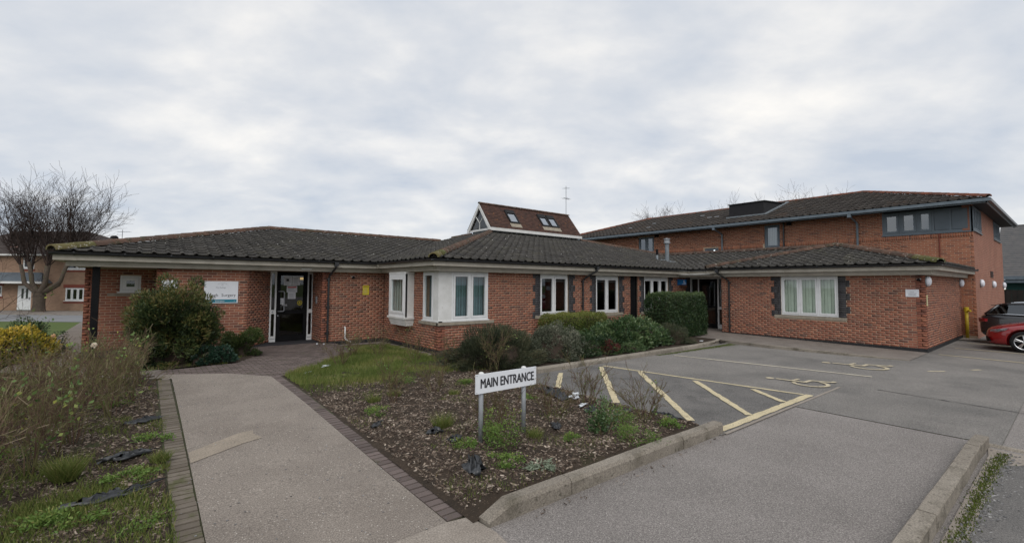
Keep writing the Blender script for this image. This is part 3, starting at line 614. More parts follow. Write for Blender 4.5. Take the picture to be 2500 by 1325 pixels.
# kerbs, stone by stone
def kerb(name, line, w, z0, z1, m='kerb_stone', ln=.915, chamf=.022, first_cut=0, gap=.008):
    """line runs so that the open face is on its right"""
    q = G(); a, b = Vector((*line[0], 0)), Vector((*line[-1], 0)); d = (b-a).normalized(); s = Vector((-d.y, d.x, 0))
    q.hexa([tuple(p) for p in [a+s*.02+Vector((0, 0, z0-.06)), b+s*.02+Vector((0, 0, z0-.06)), b+s*(w+.06)+Vector((0, 0, z0-.06)), a+s*(w+.06)+Vector((0, 0, z0-.06)),
                               a+s*.02+Vector((0, 0, z0-.02)), b+s*.02+Vector((0, 0, z0-.02)), b+s*(w+.06)+Vector((0, 0, z0-.02)), a+s*(w+.06)+Vector((0, 0, z0-.02))]])
    base = q.build(name, 'concrete_slab', kind='structure')
    for p0, p1 in zip(line[:-1], line[1:]):
        a, b = Vector((*p0, 0)), Vector((*p1, 0)); L = (b-a).length; n = max(1, round(L/ln)); d = (b-a).normalized(); s = Vector((-d.y, d.x, 0))
        for i in range(n):
            u0, u1 = L*i/n+gap/2, L*(i+1)/n-gap/2; prof = [(0, z0-.02), (0, z1-chamf*1.6), (chamf, z1), (w-.01, z1), (w, z1-.01), (w, z0-.02)]; jz = random.uniform(-.004, .004); js = random.uniform(-.006, .006)
            segs = 4; g = G(); rows = []
            for k in range(segs+1):
                u = u0+(u1-u0)*k/segs; dz = jz; zz = [max(z0-.02, z+dz) for _, z in prof]
                if first_cut and i == 0 and p0 == line[0]: f = min(1, .25+k/1.6) if False else min(1, .35+.65*k/1.0); zz = [z0-.02+(z-(z0-.02))*f for z in zz]
                rows.append([tuple(a+d*u+s*(o+js+random.uniform(-.003, .003))+Vector((0, 0, z+(random.uniform(-.003, .003) if z > z0 else 0)))) for (o, _), z in zip(prof, zz)])
            vs = [p for r_ in rows for p in r_]; fs = [(k*6+j, k*6+(j+1) % 6, (k+1)*6+(j+1) % 6, (k+1)*6+j) for k in range(segs) for j in range(6)]+[tuple(range(6)), tuple(segs*6+j for j in range(6))[::-1]]
            g.mesh(vs, fs, random.random()); g.build('kerb_stone', m, base)
    return base
kerb('front_kerb', [(2.27, 3.13), (6.22, 3.13)], .14, ZC, .02, first_cut=1)
kerb('bed_kerb', [(6.12, 7.76), (13.9, 7.78), (15.6, 7.95), (16.0, 8.1)], .13, ZC, .0)
kerb('island_kerb', [(8.35, .93), (7.75, .95), (3.4, .95)], .145, ZC, .012)
kerb('slab_kerb', [(8.42, .88), (8.05, -3.0)], .10, ZC-.03, ZC+.02)
isl = sheet('gutter_channel', [(3.3, .76), (7.9, .76), (8.3, .80), (8.2, .30), (7.6, .56), (3.3, .56)], 'concrete_slab', ZC+.006)
sheet('parking_apron', [(-5, .63), (7.6, .63), (8.25, -.1), (7.8, -4), (-5, -4)], 'asphalt_hatch', ZC+.009)
# planting beds: lumpy soil
def soil(name, x0, x1, y0, y1, m, zf, st=.09):
    a = np.arange(x0, x1+st*.5, st); b = np.arange(y0, y1+st*.5, st); X, Y = np.meshgrid(a, b, indexing='ij'); Z = zf(X, Y)
    I = np.arange(X.size).reshape(X.shape); F_ = np.stack([I[:-1, :-1].ravel(), I[1:, :-1].ravel(), I[1:, 1:].ravel(), I[:-1, 1:].ravel()], 1)
    return add(name, npmesh(name, np.stack([X.ravel(), Y.ravel(), Z.ravel()], 1), F_, smooth=True), m, kind='structure')
def lump(X, Y): return .016*np.sin(X*5.1+1.3*Y)*np.cos(Y*4.3-X*2.2)+.010*np.sin(X*13+Y*9)+.008*np.cos(Y*17-X*11)
def bed_z(X, Y):
    e = np.minimum.reduce([(X-2.22)/.35, (6.2-X)/.25+np.where(Y > 7.8, 9, 0), (Y-3.2)/.3])
    lo = np.where(X < 4, np.interp(Y, [3, 9, 30], [-.115, -.04, -.04]), ZC+.03)
    hi = np.interp(Y, [3, 6, 9], [-.015, -.02, -.03]); return lo+(hi-lo)*np.clip(e, 0, 1)+lump(X, Y)*np.clip(e, .2, 1)
def clear_pave(X, Y, Z): return Z
soil('planting_bed', 2.205, 6.2, 3.25, 10.3, 'soil', bed_z)
soil('shrub_bed', 6.2, 16.0, 7.88, 11.44, 'soil', lambda X, Y: -.03+lump(X, Y))
def turf_z(X, Y):
    e = np.clip(((X-2.25)-(Y-10.45)*.98)*1.6, -.3, 1); dw = np.clip(np.minimum(6.5-X, 15.2-Y)/1.6, 0, 1); return np.where(e > 0, -.115+.09*dw+.6*lump(X, Y)*np.clip(e, 0, 1), -.13)
soil('turf', 2.3, 6.5, 9.2, 15.0, 'turf', turf_z)
soil('rose_bed', -4.2, .235, 3.2, 12.2, 'soil', lambda X, Y: np.interp(Y, [3, 9, 12], [-.10, -.03, -.03])+lump(X, Y)*np.clip((.2-X)/.3, .1, 1))
soil('wall_bed', -.9, 2.3, 12.75, 15.3, 'soil', lambda X, Y: np.where(X-.0 > .62+(Y-12.75)*.66+1.15, -.06, -.015)+.4*lump(X, Y))
# far street, square to the line of sight
HD = 38.0; fh = (math.sin(YAW), math.cos(YAW)); rh = (math.cos(YAW), -math.sin(YAW))
def hp(s, d): return (fh[0]*d+rh[0]*s, fh[1]*d+rh[1]*s)
ZH = -.5
sheet('street', [hp(-90, 27.6), hp(-12, 27.2), hp(-12, 33.0), hp(-90, 33.2)], 'asphalt_road', ZH+.012)
sheet('pavement', [hp(-90, 33.2), hp(-12, 33.0), hp(-12, 37.2), hp(-90, 36.6)], 'footpath', ZH+.055)
g = G(); a, b = hp(-90, 33.2), hp(-12, 33.0); g.hexa([(*hp(-90, 33.1), ZH-.1), (*hp(-12, 32.9), ZH-.1), (*hp(-12, 33.02), ZH-.1), (*hp(-90, 33.22), ZH-.1), (*hp(-90, 33.1), ZH+.06), (*hp(-12, 32.9), ZH+.06), (*hp(-12, 33.02), ZH+.06), (*hp(-90, 33.22), ZH+.06)])
g.build('street_kerb', 'kerb_stone', kind='structure')

# ------------------------------------------------------------------ the surgery
SG = thing('surgery_building', 'long single-storey red brick surgery with dark tiled hipped roofs and white windows', 'building', (6.5, 15.3, 0))
YE, XB, YB, XE, YS = 15.3, 6.52, 11.48, 18.68, 3.0
PE, PB, PX = FY(YE), FX(XB), FY(YB)
TOP = 2.36; NC = 30
def bwall(F, s0, s1, ops, black=(), shift=0, key='S', m='brick', name='wall', bricks=True, z1=TOP, nc=NC, plinth=True, holes=()):
    w = wall_solid(F, s0, s1, 0, z1, ops, name, SG)
    if bricks:
        add_bricks(key, F, lay(s0, s1, .005, nc, list(ops)+list(black)+list(holes), shift), m, w)
        for b in black:
            if b[1]-b[0] > .25: lst = [(b[0]+.004, b[0]+.112, b[2]+.005, b[3]-.005), (b[0]+.118, b[1]-.004, b[2]+.005, b[3]-.005)]
            else: lst = [(b[0]+.004, b[1]-.004, b[2]+.005, b[3]-.005)]
            add_bricks(key, F, lst, 'brick_black', w)
        for k in range(0, len(black), 1):
            pass
        grp = {}
        for b in black: grp.setdefault(next((a for a in grp if abs(a[0]-b[0]) < .01 or abs(a[1]-b[1]) < .01), (b[0], b[1])), []).append(b)
        for bs in grp.values():
            q = G()
            for b in bs: q.fbox(F, b[0], b[1], -.02, .0012, b[2], b[3])
            q.build('dark_joints', 'mortar_dark', w)
    if plinth:
        q = G(); q.fbox(F, s0, s1, -.24, .004, -.3, -.0005); q.build('plinth', 'plinth', SG)
    return w
# entrance range
bwall(PE, .2, 2.3, [])
bwall(FY(16.9), -1.32, .2, [(-.59, -.13, 1.62, 2.07)], shift=1)
bwall(FX(.2), YE, 16.9, [])
sp = (2.3, YE); ep = (3.12, 16.40); L_ = math.hypot(ep[0]-sp[0], ep[1]-sp[1]); dd = ((ep[0]-sp[0])/L_, (ep[1]-sp[1])/L_)
bwall(Face(sp, dd, (dd[1], -dd[0])), .0, L_, [], shift=1)
bwall(FX(4.43), YE, 16.45, [], shift=1)
bwall(PE, 4.43, XB, [])
bwall(FX(-1.32), 16.9, 27, [], bricks=False)
# bay
OR = (13.02, 14.22)
bwall(PB, YB, YE, [(11.48, 12.40, .80, 2.36), (OR[0], OR[1], .70, 2.36)], shift=1)
w2, w3, w4 = (10.43, 11.80, .86, 2.21), (13.27, 14.65, .83, 2.20), (16.32, 18.14, .80, 2.19)
blk = []
for w in (w2, w3, w4):
    blk += quoin(w[0], -1, .75, 2.2)+quoin(w[1], 1, .75, 2.2)
blk += quoin(19.9, -1, .0, 2.2, 1)
sills = [(w[0]-.24, w[1]+.24, w[2]-.115, w[2]-.01) for w in (w2, w3, w4)]
bwall(PX, XB, 19.9, [(XB, 8.24, .80, 2.36), (w2[0], w2[1], w2[2]-.1, TOP), (w3[0], w3[1], w3[2]-.1, TOP), (w4[0], w4[1], w4[2]-.1, TOP), (15.38, 15.86, 0, TOP)], blk, holes=sills)
# right wing
we = (5.26, 7.09, .83, 2.24)
bwall(PX and FX(XE), YS, 9.36, [(we[0], we[1], we[2]-.1, TOP)], quoin(we[0], -1, .75, 2.25, 1)+quoin(we[1], 1, .75, 2.25), holes=[(we[0]-.24, we[1]+.24, we[2]-.115, we[2]-.01)])
bwall(FY(YS), XE, 25.4, [], shift=1)
# rear and hidden sides close the shell; floor and ceiling inside
g = G(); g.box(-1.3, 25.3, 26.8, 27.0, -.2, 2.4); g.box(25.1, 25.3, 3.0, 26.8, -.2, 2.4); g.box(18.9, 25.1, 9.2, 9.36, 0, 2.36); g.box(20.6, 20.8, 9.36, 12, 0, 2.36)
g.build('rear_wall', 'interior', SG)
g = G(); g.box(-1.3, 25.1, YE+.25, 26.8, -.06, -.012); g.box(6.74, 25.1, YB+.23, YE+.25, -.06, -.012); g.box(18.9, 25.1, 3.2, 9.2, -.06, -.012); g.build('floor', 'carpet', SG)
g = G(); g.box(-1.45, 25.1, 15.08, 26.8, 2.361, 2.40); g.box(6.3, 25.1, 11.26, 15.08, 2.361, 2.40); g.box(18.46, 25.1, 2.78, 11.26, 2.361, 2.40); g.build('ceiling', 'ceiling_white', SG)
for x in (9.0, 12.4, 15.6): 
    g = G(); g.box(x, x+.1, YB+.23, YE, 0, 2.36); g.build('partition', 'interior', SG)
g = G(); g.box(6.75, 25, 14.4, 14.5, 0, 2.36); g.build('partition', 'interior', SG)
# eaves: frieze board, soffit, fascia, gutter with brackets
def eave(pts, outs, cut0=0, cut1=0, brackets=.9, gm='gutter', z=0):
    """pts: wall line in plan, out of the wall to its right when walking along it"""
    for (a, b) in zip(pts[:-1], pts[1:]):
        a, b = Vector((*a, 0)), Vector((*b, 0)); L = (b-a).length; d = (b-a).normalized(); n = Vector((d.y, -d.x, 0)); F = Face((a.x, a.y), (d.x, d.y), (n.x, n.y))
        return F, L
ERUN = [0]
def eave_run(F, s0, s1, e0, e1, dz=0.0, name=''):
    """e0/e1: 1 where the eave turns an outer corner (grows), -1 at an inner corner (shrinks)"""
    ERUN[0] += 1; dz = dz+.003*(ERUN[0] % 3); ep = .006
    def ends(o): return s0-(o-ep)*e0, s1+(o-ep)*e1
    q = G(); a, b = ends(.21); q.fbox(F, a, b, -.02, .21, 2.262+dz, 2.398+dz)
    a, b = ends(.235); q.fbox(F, a, b, .0, .235, 2.372+dz, 2.40+dz); q.build('frieze_board', 'fascia', SG)
    q = G(); a, b = ends(.395); q.fbox(F, a, b, .05, .395, 2.402+dz, 2.43+dz); a, b = ends(.415); q.fbox(F, a, b, .38, .415, 2.398+dz, 2.575+dz); q.build('fascia_board', 'fascia', SG)
    a, b = ends(.475); c = []
    r = .058; n = 9; prof = [(.475+r*math.cos(w), 2.575+dz+r*math.sin(w)) for w in [math.pi+math.pi*k/n for k in range(n+1)]]+[(.475+(r-.008)*math.cos(w), 2.575+dz+(r-.008)*math.sin(w)) for w in [2*math.pi-math.pi*k/n for k in range(n+1)]]
    k = len(prof); q = G(); q.mesh([F.P(a, o, z) for o, z in prof]+[F.P(b, o, z) for o, z in prof], [(i, (i+1) % k, k+(i+1) % k, k+i) for i in range(k)]); gut = q.build('gutter', 'gutter', SG)
    x = a+.4
    while x < b-.2:
        q = G(); pr_ = [(.475+(r+.008)*math.cos(w), 2.575+dz+(r+.008)*math.sin(w)) for w in [math.pi*.96+math.pi*1.08*k/8 for k in range(9)]]
        q.mesh([F.P(x, o, z) for o, z in pr_]+[F.P(x+.045, o, z) for o, z in pr_], [(i, i+1, 9+i+1, 9+i) for i in range(8)]); q.fbox(F, x+.01, x+.035, .52, .545, 2.565+dz, 2.60+dz); q.build('bracket', 'gutter', gut); x += .92
    return gut
eave_run(PE, -1.32, XB, 1, -1)
eave_run(PB, YB, YE, 1, -1)
eave_run(PX, XB, 19.52, 1, -1)
eave_run(FX(19.52), 9.36, YB, -1, -1)
eave_run(FX(XE), YS, 9.36, 1, 1)
eave_run(FY(YS), XE, 25.4, 1, 0)
g = G(); g.fbox(FX(-1.32), 14.88, 27, .0, .41, 2.398, 2.57); g.build('fascia_board', 'fascia', SG)
g = G(); g.box(-1.42, .2, 15.13, 16.9, 2.274, 2.3585); g.build('porch_soffit', 'fascia', SG)
g = G(); g.box(2.3, 4.43, 15.13, 16.5, 2.277, 2.3585); g.build('porch_soffit', 'fascia', SG)
g = G(); g.box(18.60, 20.0, 9.37, 11.47, 2.279, 2.3585); g.build('porch_soffit', 'fascia', SG)
# black porch post
g = G(); g.box(-1.06, -.92, 15.25, 15.39, -.02, 2.264); g.box(-1.09, -.89, 15.22, 15.42, -.03, .02); g.build('porch_post', 'black', SG)
# downpipes
def downpipe(F, s, dx, zb=-.03, m='gutter', zt=2.53, o=.475, parent=None, r=.034):
    """from the gutter, back under the eave in a swan neck, down the wall"""
    q = G(); q.tube([F.P(s+dx, o, zt), F.P(s+dx, o, zt-.12), F.P(s+dx*.25, .14, zt-.36), F.P(s, .055, zt-.47), F.P(s, .055, 1.1), F.P(s, .055, zb+.06)], r, 10)
    q.fbox(F, s+dx-.06, s+dx+.06, o-.06, o+.06, zt-.09, zt+.03)
    for z in (2.0, 1.1, .25): q.tube([F.P(s, .055, z), F.P(s, .055, z+.06)], r+.009, 10); q.fbox(F, s-.06, s+.06, .01, .03, z+.005, z+.055)
    return q.build('downpipe', m, parent or SG)
downpipe(PE, 4.60, .10); downpipe(PX, 12.50, .30); downpipe(FX(XE), 9.02, .28)
# the tall black recess panel in the bay front
g = G(); g.fbox(PX, 15.38, 15.86, -.20, -.06, 0, TOP); g.fbox(PX, 15.38, 15.43, -.2, -.03, 0, TOP); g.fbox(PX, 15.81, 15.86, -.2, -.03, 0, TOP); g.build('recess_panel', 'black', SG)
# windows
window(SG, FY(16.9), -.59, -.13, 1.62, 2.07, [], back=.0, fw=.05, sw=.085, gm='glass_frost', blind='blind_dark')
g = G(); g.fbox(FY(16.9), -.64, -.08, .0, .045, 1.585, 1.618); g.build('window_ledge', 'white_frame', SG)
g = G(); g.fbox(FY(16.9), -.85, .1, -.05, .012, 1.50, 1.583); g.build('sill', 'stone', SG)
def heads(F, w, parent):   # white closing board between window head and frieze
    q = G(); q.fbox(F, w[0], w[1], -.14, -.06, w[3]+.001, 2.30); q.build('head_board', 'white_paint', parent)
for w, bl_ in ((w2, .11), (w3, .1)):
    o = window(SG, PX, w[0], w[1], w[2], w[3], [.5], back=.05, gm='glass_dark', sill=.24, blindtop=bl_); heads(PX, w, o)
o = window(SG, PX, w4[0], w4[1], w4[2], w4[3], [.34, .67], back=.05, gm='glass_dark', sill=.24); heads(PX, w4, o)
o = window(SG, FX(XE), we[0], we[1], we[2], we[3], [.333, .667], back=.04, gm='glass_frost', sill=.23, blind='blind_green'); heads(FX(XE), we, o)
# corner window of the bay: front lights, side light, boarded corner
cz0, cz1 = .80, 2.235
o = window(SG, PX, 6.94, 8.24, cz0+.03, cz1, [.5], back=-.015, gm='glass_pane', blind='blind_teal', sw=.06)
g = G(); g.fbox(PX, XB+.001, 6.938, -.12, .018, cz0+.03, cz1); g.fbox(PX, 6.68, 6.69, .018, .0195, cz0+.03, cz1); g.fbox(PX, XB-.03, 8.27, -.1, .05, cz0-.005, cz0+.03); g.fbox(PX, XB-.015, 8.24, -.12, .016, cz1+.002, 2.28); g.build('corner_panel', 'white_paint', o)
o2 = window(SG, PB, 11.76, 12.40, cz0+.03, cz1, [], back=-.015, gm='glass_pane', blind='blind_teal', sw=.045, fw=.045)
g = G(); g.fbox(PB, YB-.016, 11.758, -.1, .018, cz0+.03, cz1); g.fbox(PB, 11.64, 11.645, .018, .0195, cz0+.03, cz1); g.fbox(PB, YB-.05, 12.43, -.1, .05, cz0-.005, cz0+.0295); g.fbox(PB, YB-.012, 12.40, -.12, .016, cz1+.002, 2.28); g.build('corner_panel', 'white_paint', o2)
g = G(); g.fbox(PX, XB-.045, 8.46, -.05, .045, .70, .793); g.build('sill', 'stone', o, bevel=.006)
g = G(); g.fbox(PB, YB-.044, 12.62, -.05, .045, .702, .792); g.build('sill', 'stone', o2, bevel=.006)
# oriel: a projecting white box window with a stepped foot
FO = FX(XB-.30)
o = window(SG, FO, OR[0], OR[1], .86, 2.20, [], back=.0, fw=.10, sw=.07, gm='glass_pane', blind='blind_green')
g = G(); g.box(XB-.29, XB, OR[0], OR[0]+.06, .80, 2.25); g.box(XB-.29, XB, OR[1]-.06, OR[1], .80, 2.25); g.fbox(FO, OR[0]-.04, OR[1]+.06, -.3, .03, .80, .86); g.fbox(FO, OR[0]-.02, OR[1]+.02, -.3, .004, 2.20, 2.262)
g.build('oriel_casing', 'white_paint', o)
g = G()
for k in range(4): g.fbox(FO, OR[0]+.012*k, OR[1]-.012*k, -.31, .0-.018*k, .80-.052*(k+1), .80-.052*k-.004)
g.build('oriel_foot', 'white_paint', o)
# main door
FD = FY(16.40); DZ = -.015
g = G()
for a, b in ((3.12, 3.31), (4.26, 4.45)):
    g.fbox(FD, a, a+.045, -.1, 0, DZ, 2.28); g.fbox(FD, b-.045, b, -.1, 0, DZ, 2.28); g.fbox(FD, a+.045, b-.045, -.1, -.001, DZ, .17); g.fbox(FD, a+.045, b-.045, -.1, -.001, .89, 1.02); g.fbox(FD, a+.045, b-.045, -.1, -.001, 2.20, 2.28)
g.fbox(FD, 3.12, 4.45, -.1, -.002, 2.281, 2.33); dfr = g.build('door_frame', 'white_frame', SG)
for a, b in ((3.12, 3.31), (4.26, 4.45)):
    for z0, z1 in ((.17, .89), (1.02, 2.20)): q = G(); q.fquad(FD, a+.045, b-.045, -.05, z0, z1); q.build('pane', 'glass_dark', dfr)
    q = G(); q.fbox(FD, a+.02, b-.02, .001, .008, .08, .095); q.build('bead', 'metal_grey', dfr)
q = G(); q.lathe(FD.P(3.21, .002, .955), [(.0, .012), (.028, .010), (.03, 0)], (0, -1, 0), 14); q.build('door_bell', 'metal_grey', dfr)
g = G(); g.fbox(FD, 3.315, 3.43, -.09, .006, DZ, 2.255); g.fbox(FD, 4.14, 4.255, -.09, .006, DZ, 2.255); g.fbox(FD, 3.43, 4.14, -.09, .005, 2.14, 2.255); g.fbox(FD, 3.43, 4.14, -.09, .005, DZ, .17); g.fbox(FD, 3.43, 4.14, -.09, .004, .88, 1.0)
door = g.build('door', 'black', SG)
for z0, z1 in ((.17, .88), (1.0, 2.14)): q = G(); q.fquad(FD, 3.43, 4.14, -.04, z0, z1); q.build('pane', 'glass_dark', door)
q = G(); q.tube([FD.P(3.36, .01, 1.62), FD.P(3.44, .07, 1.62), FD.P(3.515, .075, 1.615), FD.P(3.53, .075, 1.59), FD.P(3.53, .075, 1.0), FD.P(3.515, .075, .975), FD.P(3.44, .07, .97), FD.P(3.36, .01, .97)], .017, 8); q.build('handle', 'metal_grey', door, smooth=True)
q = G(); q.lathe(FD.P(3.365, .007, .83), [(0, .012), (.022, .01), (.025, 0)], (0, -1, 0), 14); q.build('lock', 'metal_grey', door)
for a, b, z0, z1, m in ((3.53, 3.77, 1.82, 2.12, 'paper'), (3.785, 4.02, 1.82, 2.12, 'paper'), (3.62, 3.94, 1.585, 1.80, 'paper'), (3.66, 3.90, 1.37, 1.583, 'paper'), (3.41, 3.57, 1.20, 1.40, 'paper')):
    q = G(); q.fbox(FD, a, b, -.038, -.036, z0, z1); nq = q.build('notice', m, door)
    q = G(); k = 0
    for zz_ in np.arange(z0+.03, z1-.05, .026): q.fquad(FD, a+.025, b-.03-random.uniform(0, .08), -.0345, zz_, zz_+.009)
    q.build('notice_print', 'ink_soft', door)
q = G(); q.fbox(FD, 3.645, 3.915, -.0345, -.0335, 1.735, 1.775); q.build('notice_print', 'ink_red', door)
q = G(); q.fbox(FD, 3.60, 3.68, -.0345, -.0335, 1.95, 2.03); q.build('notice_print', 'ink', door)
text(door, 'PULL', FD, 3.485, 1.145, .075, 'paper', o=-.03, bold=.002)
q = G(); q.lathe(FD.P(4.03, -.035, 1.235), [(0, .001), (.075, .001), (.08, 0)], (0, -1, 0), 20); q.build('round_sticker', 'yellow_sign', door)
q = G(); q.lathe(FD.P(4.03, -.033, 1.235), [(.035, .001), (.06, .001)], (0, -1, 0), 20); q.build('round_sticker_print', 'ink', door)
g = G(); g.box(3.0, 4.7, 18.6, 18.7, 0, 2.36); g.build('partition', 'interior', SG)
for x, y, w in ((4.35, 17.6, .25), (3.05, 17.3, .2)): g = G(); g.box(x, x+w, y, y+.3, 2.02, 2.1); g.build('lobby_lamp', 'lamp_warm', SG)
q = G(); q.fbox(FX(4.43), 15.85, 15.97, .0, .03, 1.22, 1.46); q.fbox(FX(4.43), 15.87, 15.95, .03, .036, 1.36, 1.44); q.build('entry_panel', 'metal_grey', SG)
q = G(); q.fbox(PE, 3.72, 4.02, .21, .235, 2.31, 2.345); q.build('door_lamp', 'white_paint', SG)
# white waste pipe by the bay
q = G(); q.tube([PE.P(5.165, -.02, .45), PE.P(5.165, .04, .45), PE.P(5.165, .055, .43), PE.P(5.165, .055, .09), PE.P(5.19, .07, .05), PE.P(5.33, .16, -.04)], .024, 10); q.build('waste_pipe', 'white_frame', SG, smooth=True)
# side entrance between bay and right wing
FL = FX(19.9); g = G()
for y in (9.37, 10.10, 11.02, 11.40): g.fbox(FL, y, y+.06, -.08, 0, -.01, 2.28)
g.fbox(FL, 9.43, 11.46, -.08, -.001, 2.20, 2.28); g.fbox(FL, 9.43, 10.10, -.08, -.001, .85, .97); g.fbox(FL, 9.43, 10.1, -.08, -.001, -.01, .18); g.fbox(FL, 11.08, 11.40, -.08, -.001, -.01, .18)
scr = g.build('side_entrance', 'white_frame', SG)
for a, b in ((9.43, 10.10), (11.08, 11.40)): q = G(); q.fquad(FL, a, b, -.04, .18, 2.2); q.build('pane', 'glass_pane', scr)
g = G(); g.fbox(FL, 10.165, 10.27, -.07, .0, 0, 2.19); g.fbox(FL, 10.91, 11.015, -.07, 0, 0, 2.19); g.fbox(FL, 10.27, 10.91, -.07, -.001, 2.08, 2.19); g.fbox(FL, 10.27, 10.91, -.07, -.001, 0, .2); g.fbox(FL, 10.27, 10.91, -.07, -.001, .9, 1.0); d2 = g.build('side_door', 'black', scr)
q = G(); q.fquad(FL, 10.27, 10.91, -.03, .2, 2.08); q.build('pane', 'glass_dark', scr)
q = G(); q.fbox(FL, 9.41, 9.47, .001, .03, 1.0, 1.2); q.build('push_plate', 'metal_grey', scr)
g = G(); g.fbox(PX, 18.98, 19.22, .0, .23, 2.345, 2.40); g.build('eave_lamp', 'gutter', SG)

# roofs: four hipped pieces sharing one pitch
PT = .262; ZE = 2.60
def roofpart(): 
    o = bpy.data.objects.new('roof', bpy.data.meshes.new('roof')); return o
E0 = (-1.74, 14.88); tL = 5.46; LA = (E0[0]+tL, E0[1]+tL)             # left range: hip end and ridge
ML = (6.10, 11.06); LY = 17.98; LX0, LX1 = 13.02, 19.40                # middle range round the lantern
ZL = ZE+PT*(LY-ML[1])
LD = (ML[0]+tL, LA[1]); CI = (19.10, 11.06); VT = (CI[0]+3.645, CI[1]+3.645); ZR = ZE+PT*3.645
XR = (18.26, 2.58, 9.78); XA = (XR[0]+(XR[2]-XR[1])/2, (XR[1]+XR[2])/2); ZX = ZE+PT*(XR[2]-XR[1])/2
def zz_(t): return ZE+PT*t
g = G()   # hidden rear slopes, plain
g.poly([(E0[0], 25.8, ZE), (LA[0], LA[1], zz_(tL)), (E0[0], E0[1], ZE)]); g.poly([(E0[0], 25.8, ZE), (11.5, 25.8, ZE), (LD[0], LD[1], zz_(tL)), (LA[0], LA[1], zz_(tL))])
g.poly([(LX0, LY, ZL-.05), (LX1, LY, ZL-.05), (LX1, 19.6, ZL-.05), (LX0, 19.6, ZL-.05)]); g.poly([(LX0, 19.6, ZL), (LX1, 19.6, ZL), (26.3, 26.5, ZE), (6.1, 26.5, ZE)])
g.poly([(LX1, LY, ZL), (26.3, 11.06, ZE), (26.3, 26.5, ZE), (LX1, 19.6, ZL)])
g.poly([(XA[0], XA[1], ZX), (25.4, XA[1], ZX), (25.4, XR[2], ZE), (XR[0], XR[2], ZE)])
g.poly([(VT[0], VT[1], ZR), (VT[0], XA[1], ZR), (25.4, XA[1], ZE+.3), (25.4, VT[1], ZE+.3)])
g.poly([(LX0, 19.6, ZL), (LD[0]+.6, LD[1], zz_(tL)+.1), (LD[0], LD[1], zz_(tL)), (6.1, 26, ZE)])
roof = g.build('roof', 'deck', SG)
tile_slope('S', Slope((E0[0], E0[1]), (1, 0), (0, 1), ZE, PT, [E0, (ML[0], E0[1]), LD, LA]), roof, 'tile')
tile_slope('S', Slope((ML[0], 15.2), (0, -1), (1, 0), ZE, PT, [(ML[0], ML[1]), (LX0, LY), (LX0, 19.6), (LD[0]+.72, LD[1]), LD, (ML[0], E0[1])]), roof, 'tile')
tile_slope('S', Slope((ML[0]-.05, ML[1]), (1, 0), (0, 1), ZE, PT, [ML, CI, VT, (LX1, LY), (LX0, LY)]), roof, 'tile')
tile_slope('S', Slope((CI[0], 16), (0, -1), (1, 0), ZE, PT, [(CI[0], CI[1]), VT, (VT[0], 6.3), (CI[0], 6.3)]), roof, 'tile')
tile_slope('S', Slope((XR[0], XR[2]), (0, -1), (1, 0), ZE, PT, [(XR[0], XR[1]), (XR[0], XR[2]), XA]), roof, 'tile')
tile_slope('S', Slope((XR[0]-.1, XR[1]), (1, 0), (0, 1), ZE, PT, [(XR[0], XR[1]), (25.38, XR[1]), (25.38, XA[1]), XA]), roof, 'tile')
finish_tiles('S', 290)
ridge_line((E0[0]-.02, E0[1]-.02, ZE+.03), (LA[0], LA[1], zz_(tL)+.03), roof, 'ridge', endm='ridge_moss')
ridge_line((LA[0], LA[1], zz_(tL)+.03), (LD[0], LD[1], zz_(tL)+.03), roof, 'ridge')
ridge_line((ML[0]-.02, ML[1]-.02, ZE+.03), (LX0, LY, ZL+.03), roof, 'ridge', endm='ridge_moss')
ridge_line((VT[0], VT[1], ZR+.03), (LX1, LY, ZL+.03), roof, 'ridge')
ridge_line((VT[0], VT[1], ZR+.03), (VT[0], 6.4, ZR+.03), roof, 'ridge')
ridge_line((XR[0]-.02, XR[2]+.02, ZE+.03), (XA[0], XA[1], ZX+.03), roof, 'ridge')
ridge_line((XR[0]-.02, XR[1]-.02, ZE+.03), (XA[0], XA[1], ZX+.03), roof, 'ridge', endm='ridge_moss')
ridge_line((XA[0], XA[1], ZX+.03), (25.38, XA[1], ZX+.03), roof, 'ridge')
ridge_line((LD[0]+.72, LD[1], ZE+PT*(tL+.72)+.02), (LX0, 19.6, ZL+.02), roof, 'ridge')
# flues
q = G(); q.lathe((20.28, 12.9, 3.0), [(.10, 0), (.10, 1.0)], n=16); q.build('flue_pipe', 'lead', roof, smooth=True)
q = G(); q.lathe((20.28, 12.9, 4.0), [(.105, -.02), (.16, 0), (.16, .06), (.13, .07), (.13, .17), (.165, .19), (.17, .22), (.0, .27)], n=16); q.build('flue_cowl', 'metal_grey', roof)
q = G(); q.box(20.0, 20.62, 12.55, 13.2, 3.02, 3.05); q.hexa([(19.95, 12.5, 2.995+.0), (20.7, 12.5, 2.995), (20.7, 13.2, 3.18), (19.95, 13.2, 3.18), (19.95, 12.5, 3.04), (20.7, 12.5, 3.04), (20.7, 13.2, 3.225), (19.95, 13.2, 3.225)]); q.build('flashing', 'lead', roof)
q = G(); q.lathe((19.72, 13.1, 3.05), [(.055, 0), (.055, .62), (0, .62)], n=12); q.build('soil_pipe', 'lead', roof, smooth=True)
q = G(); q.lathe((19.72, 13.1, 3.40), [(.058, 0), (.058, .3), (0, .3)], n=12); q.build('soil_pipe_cap', 'black', roof)
q = G(); q.box(19.55, 19.9, 12.9, 13.3, 3.10, 3.16); q.build('flashing', 'lead', roof)
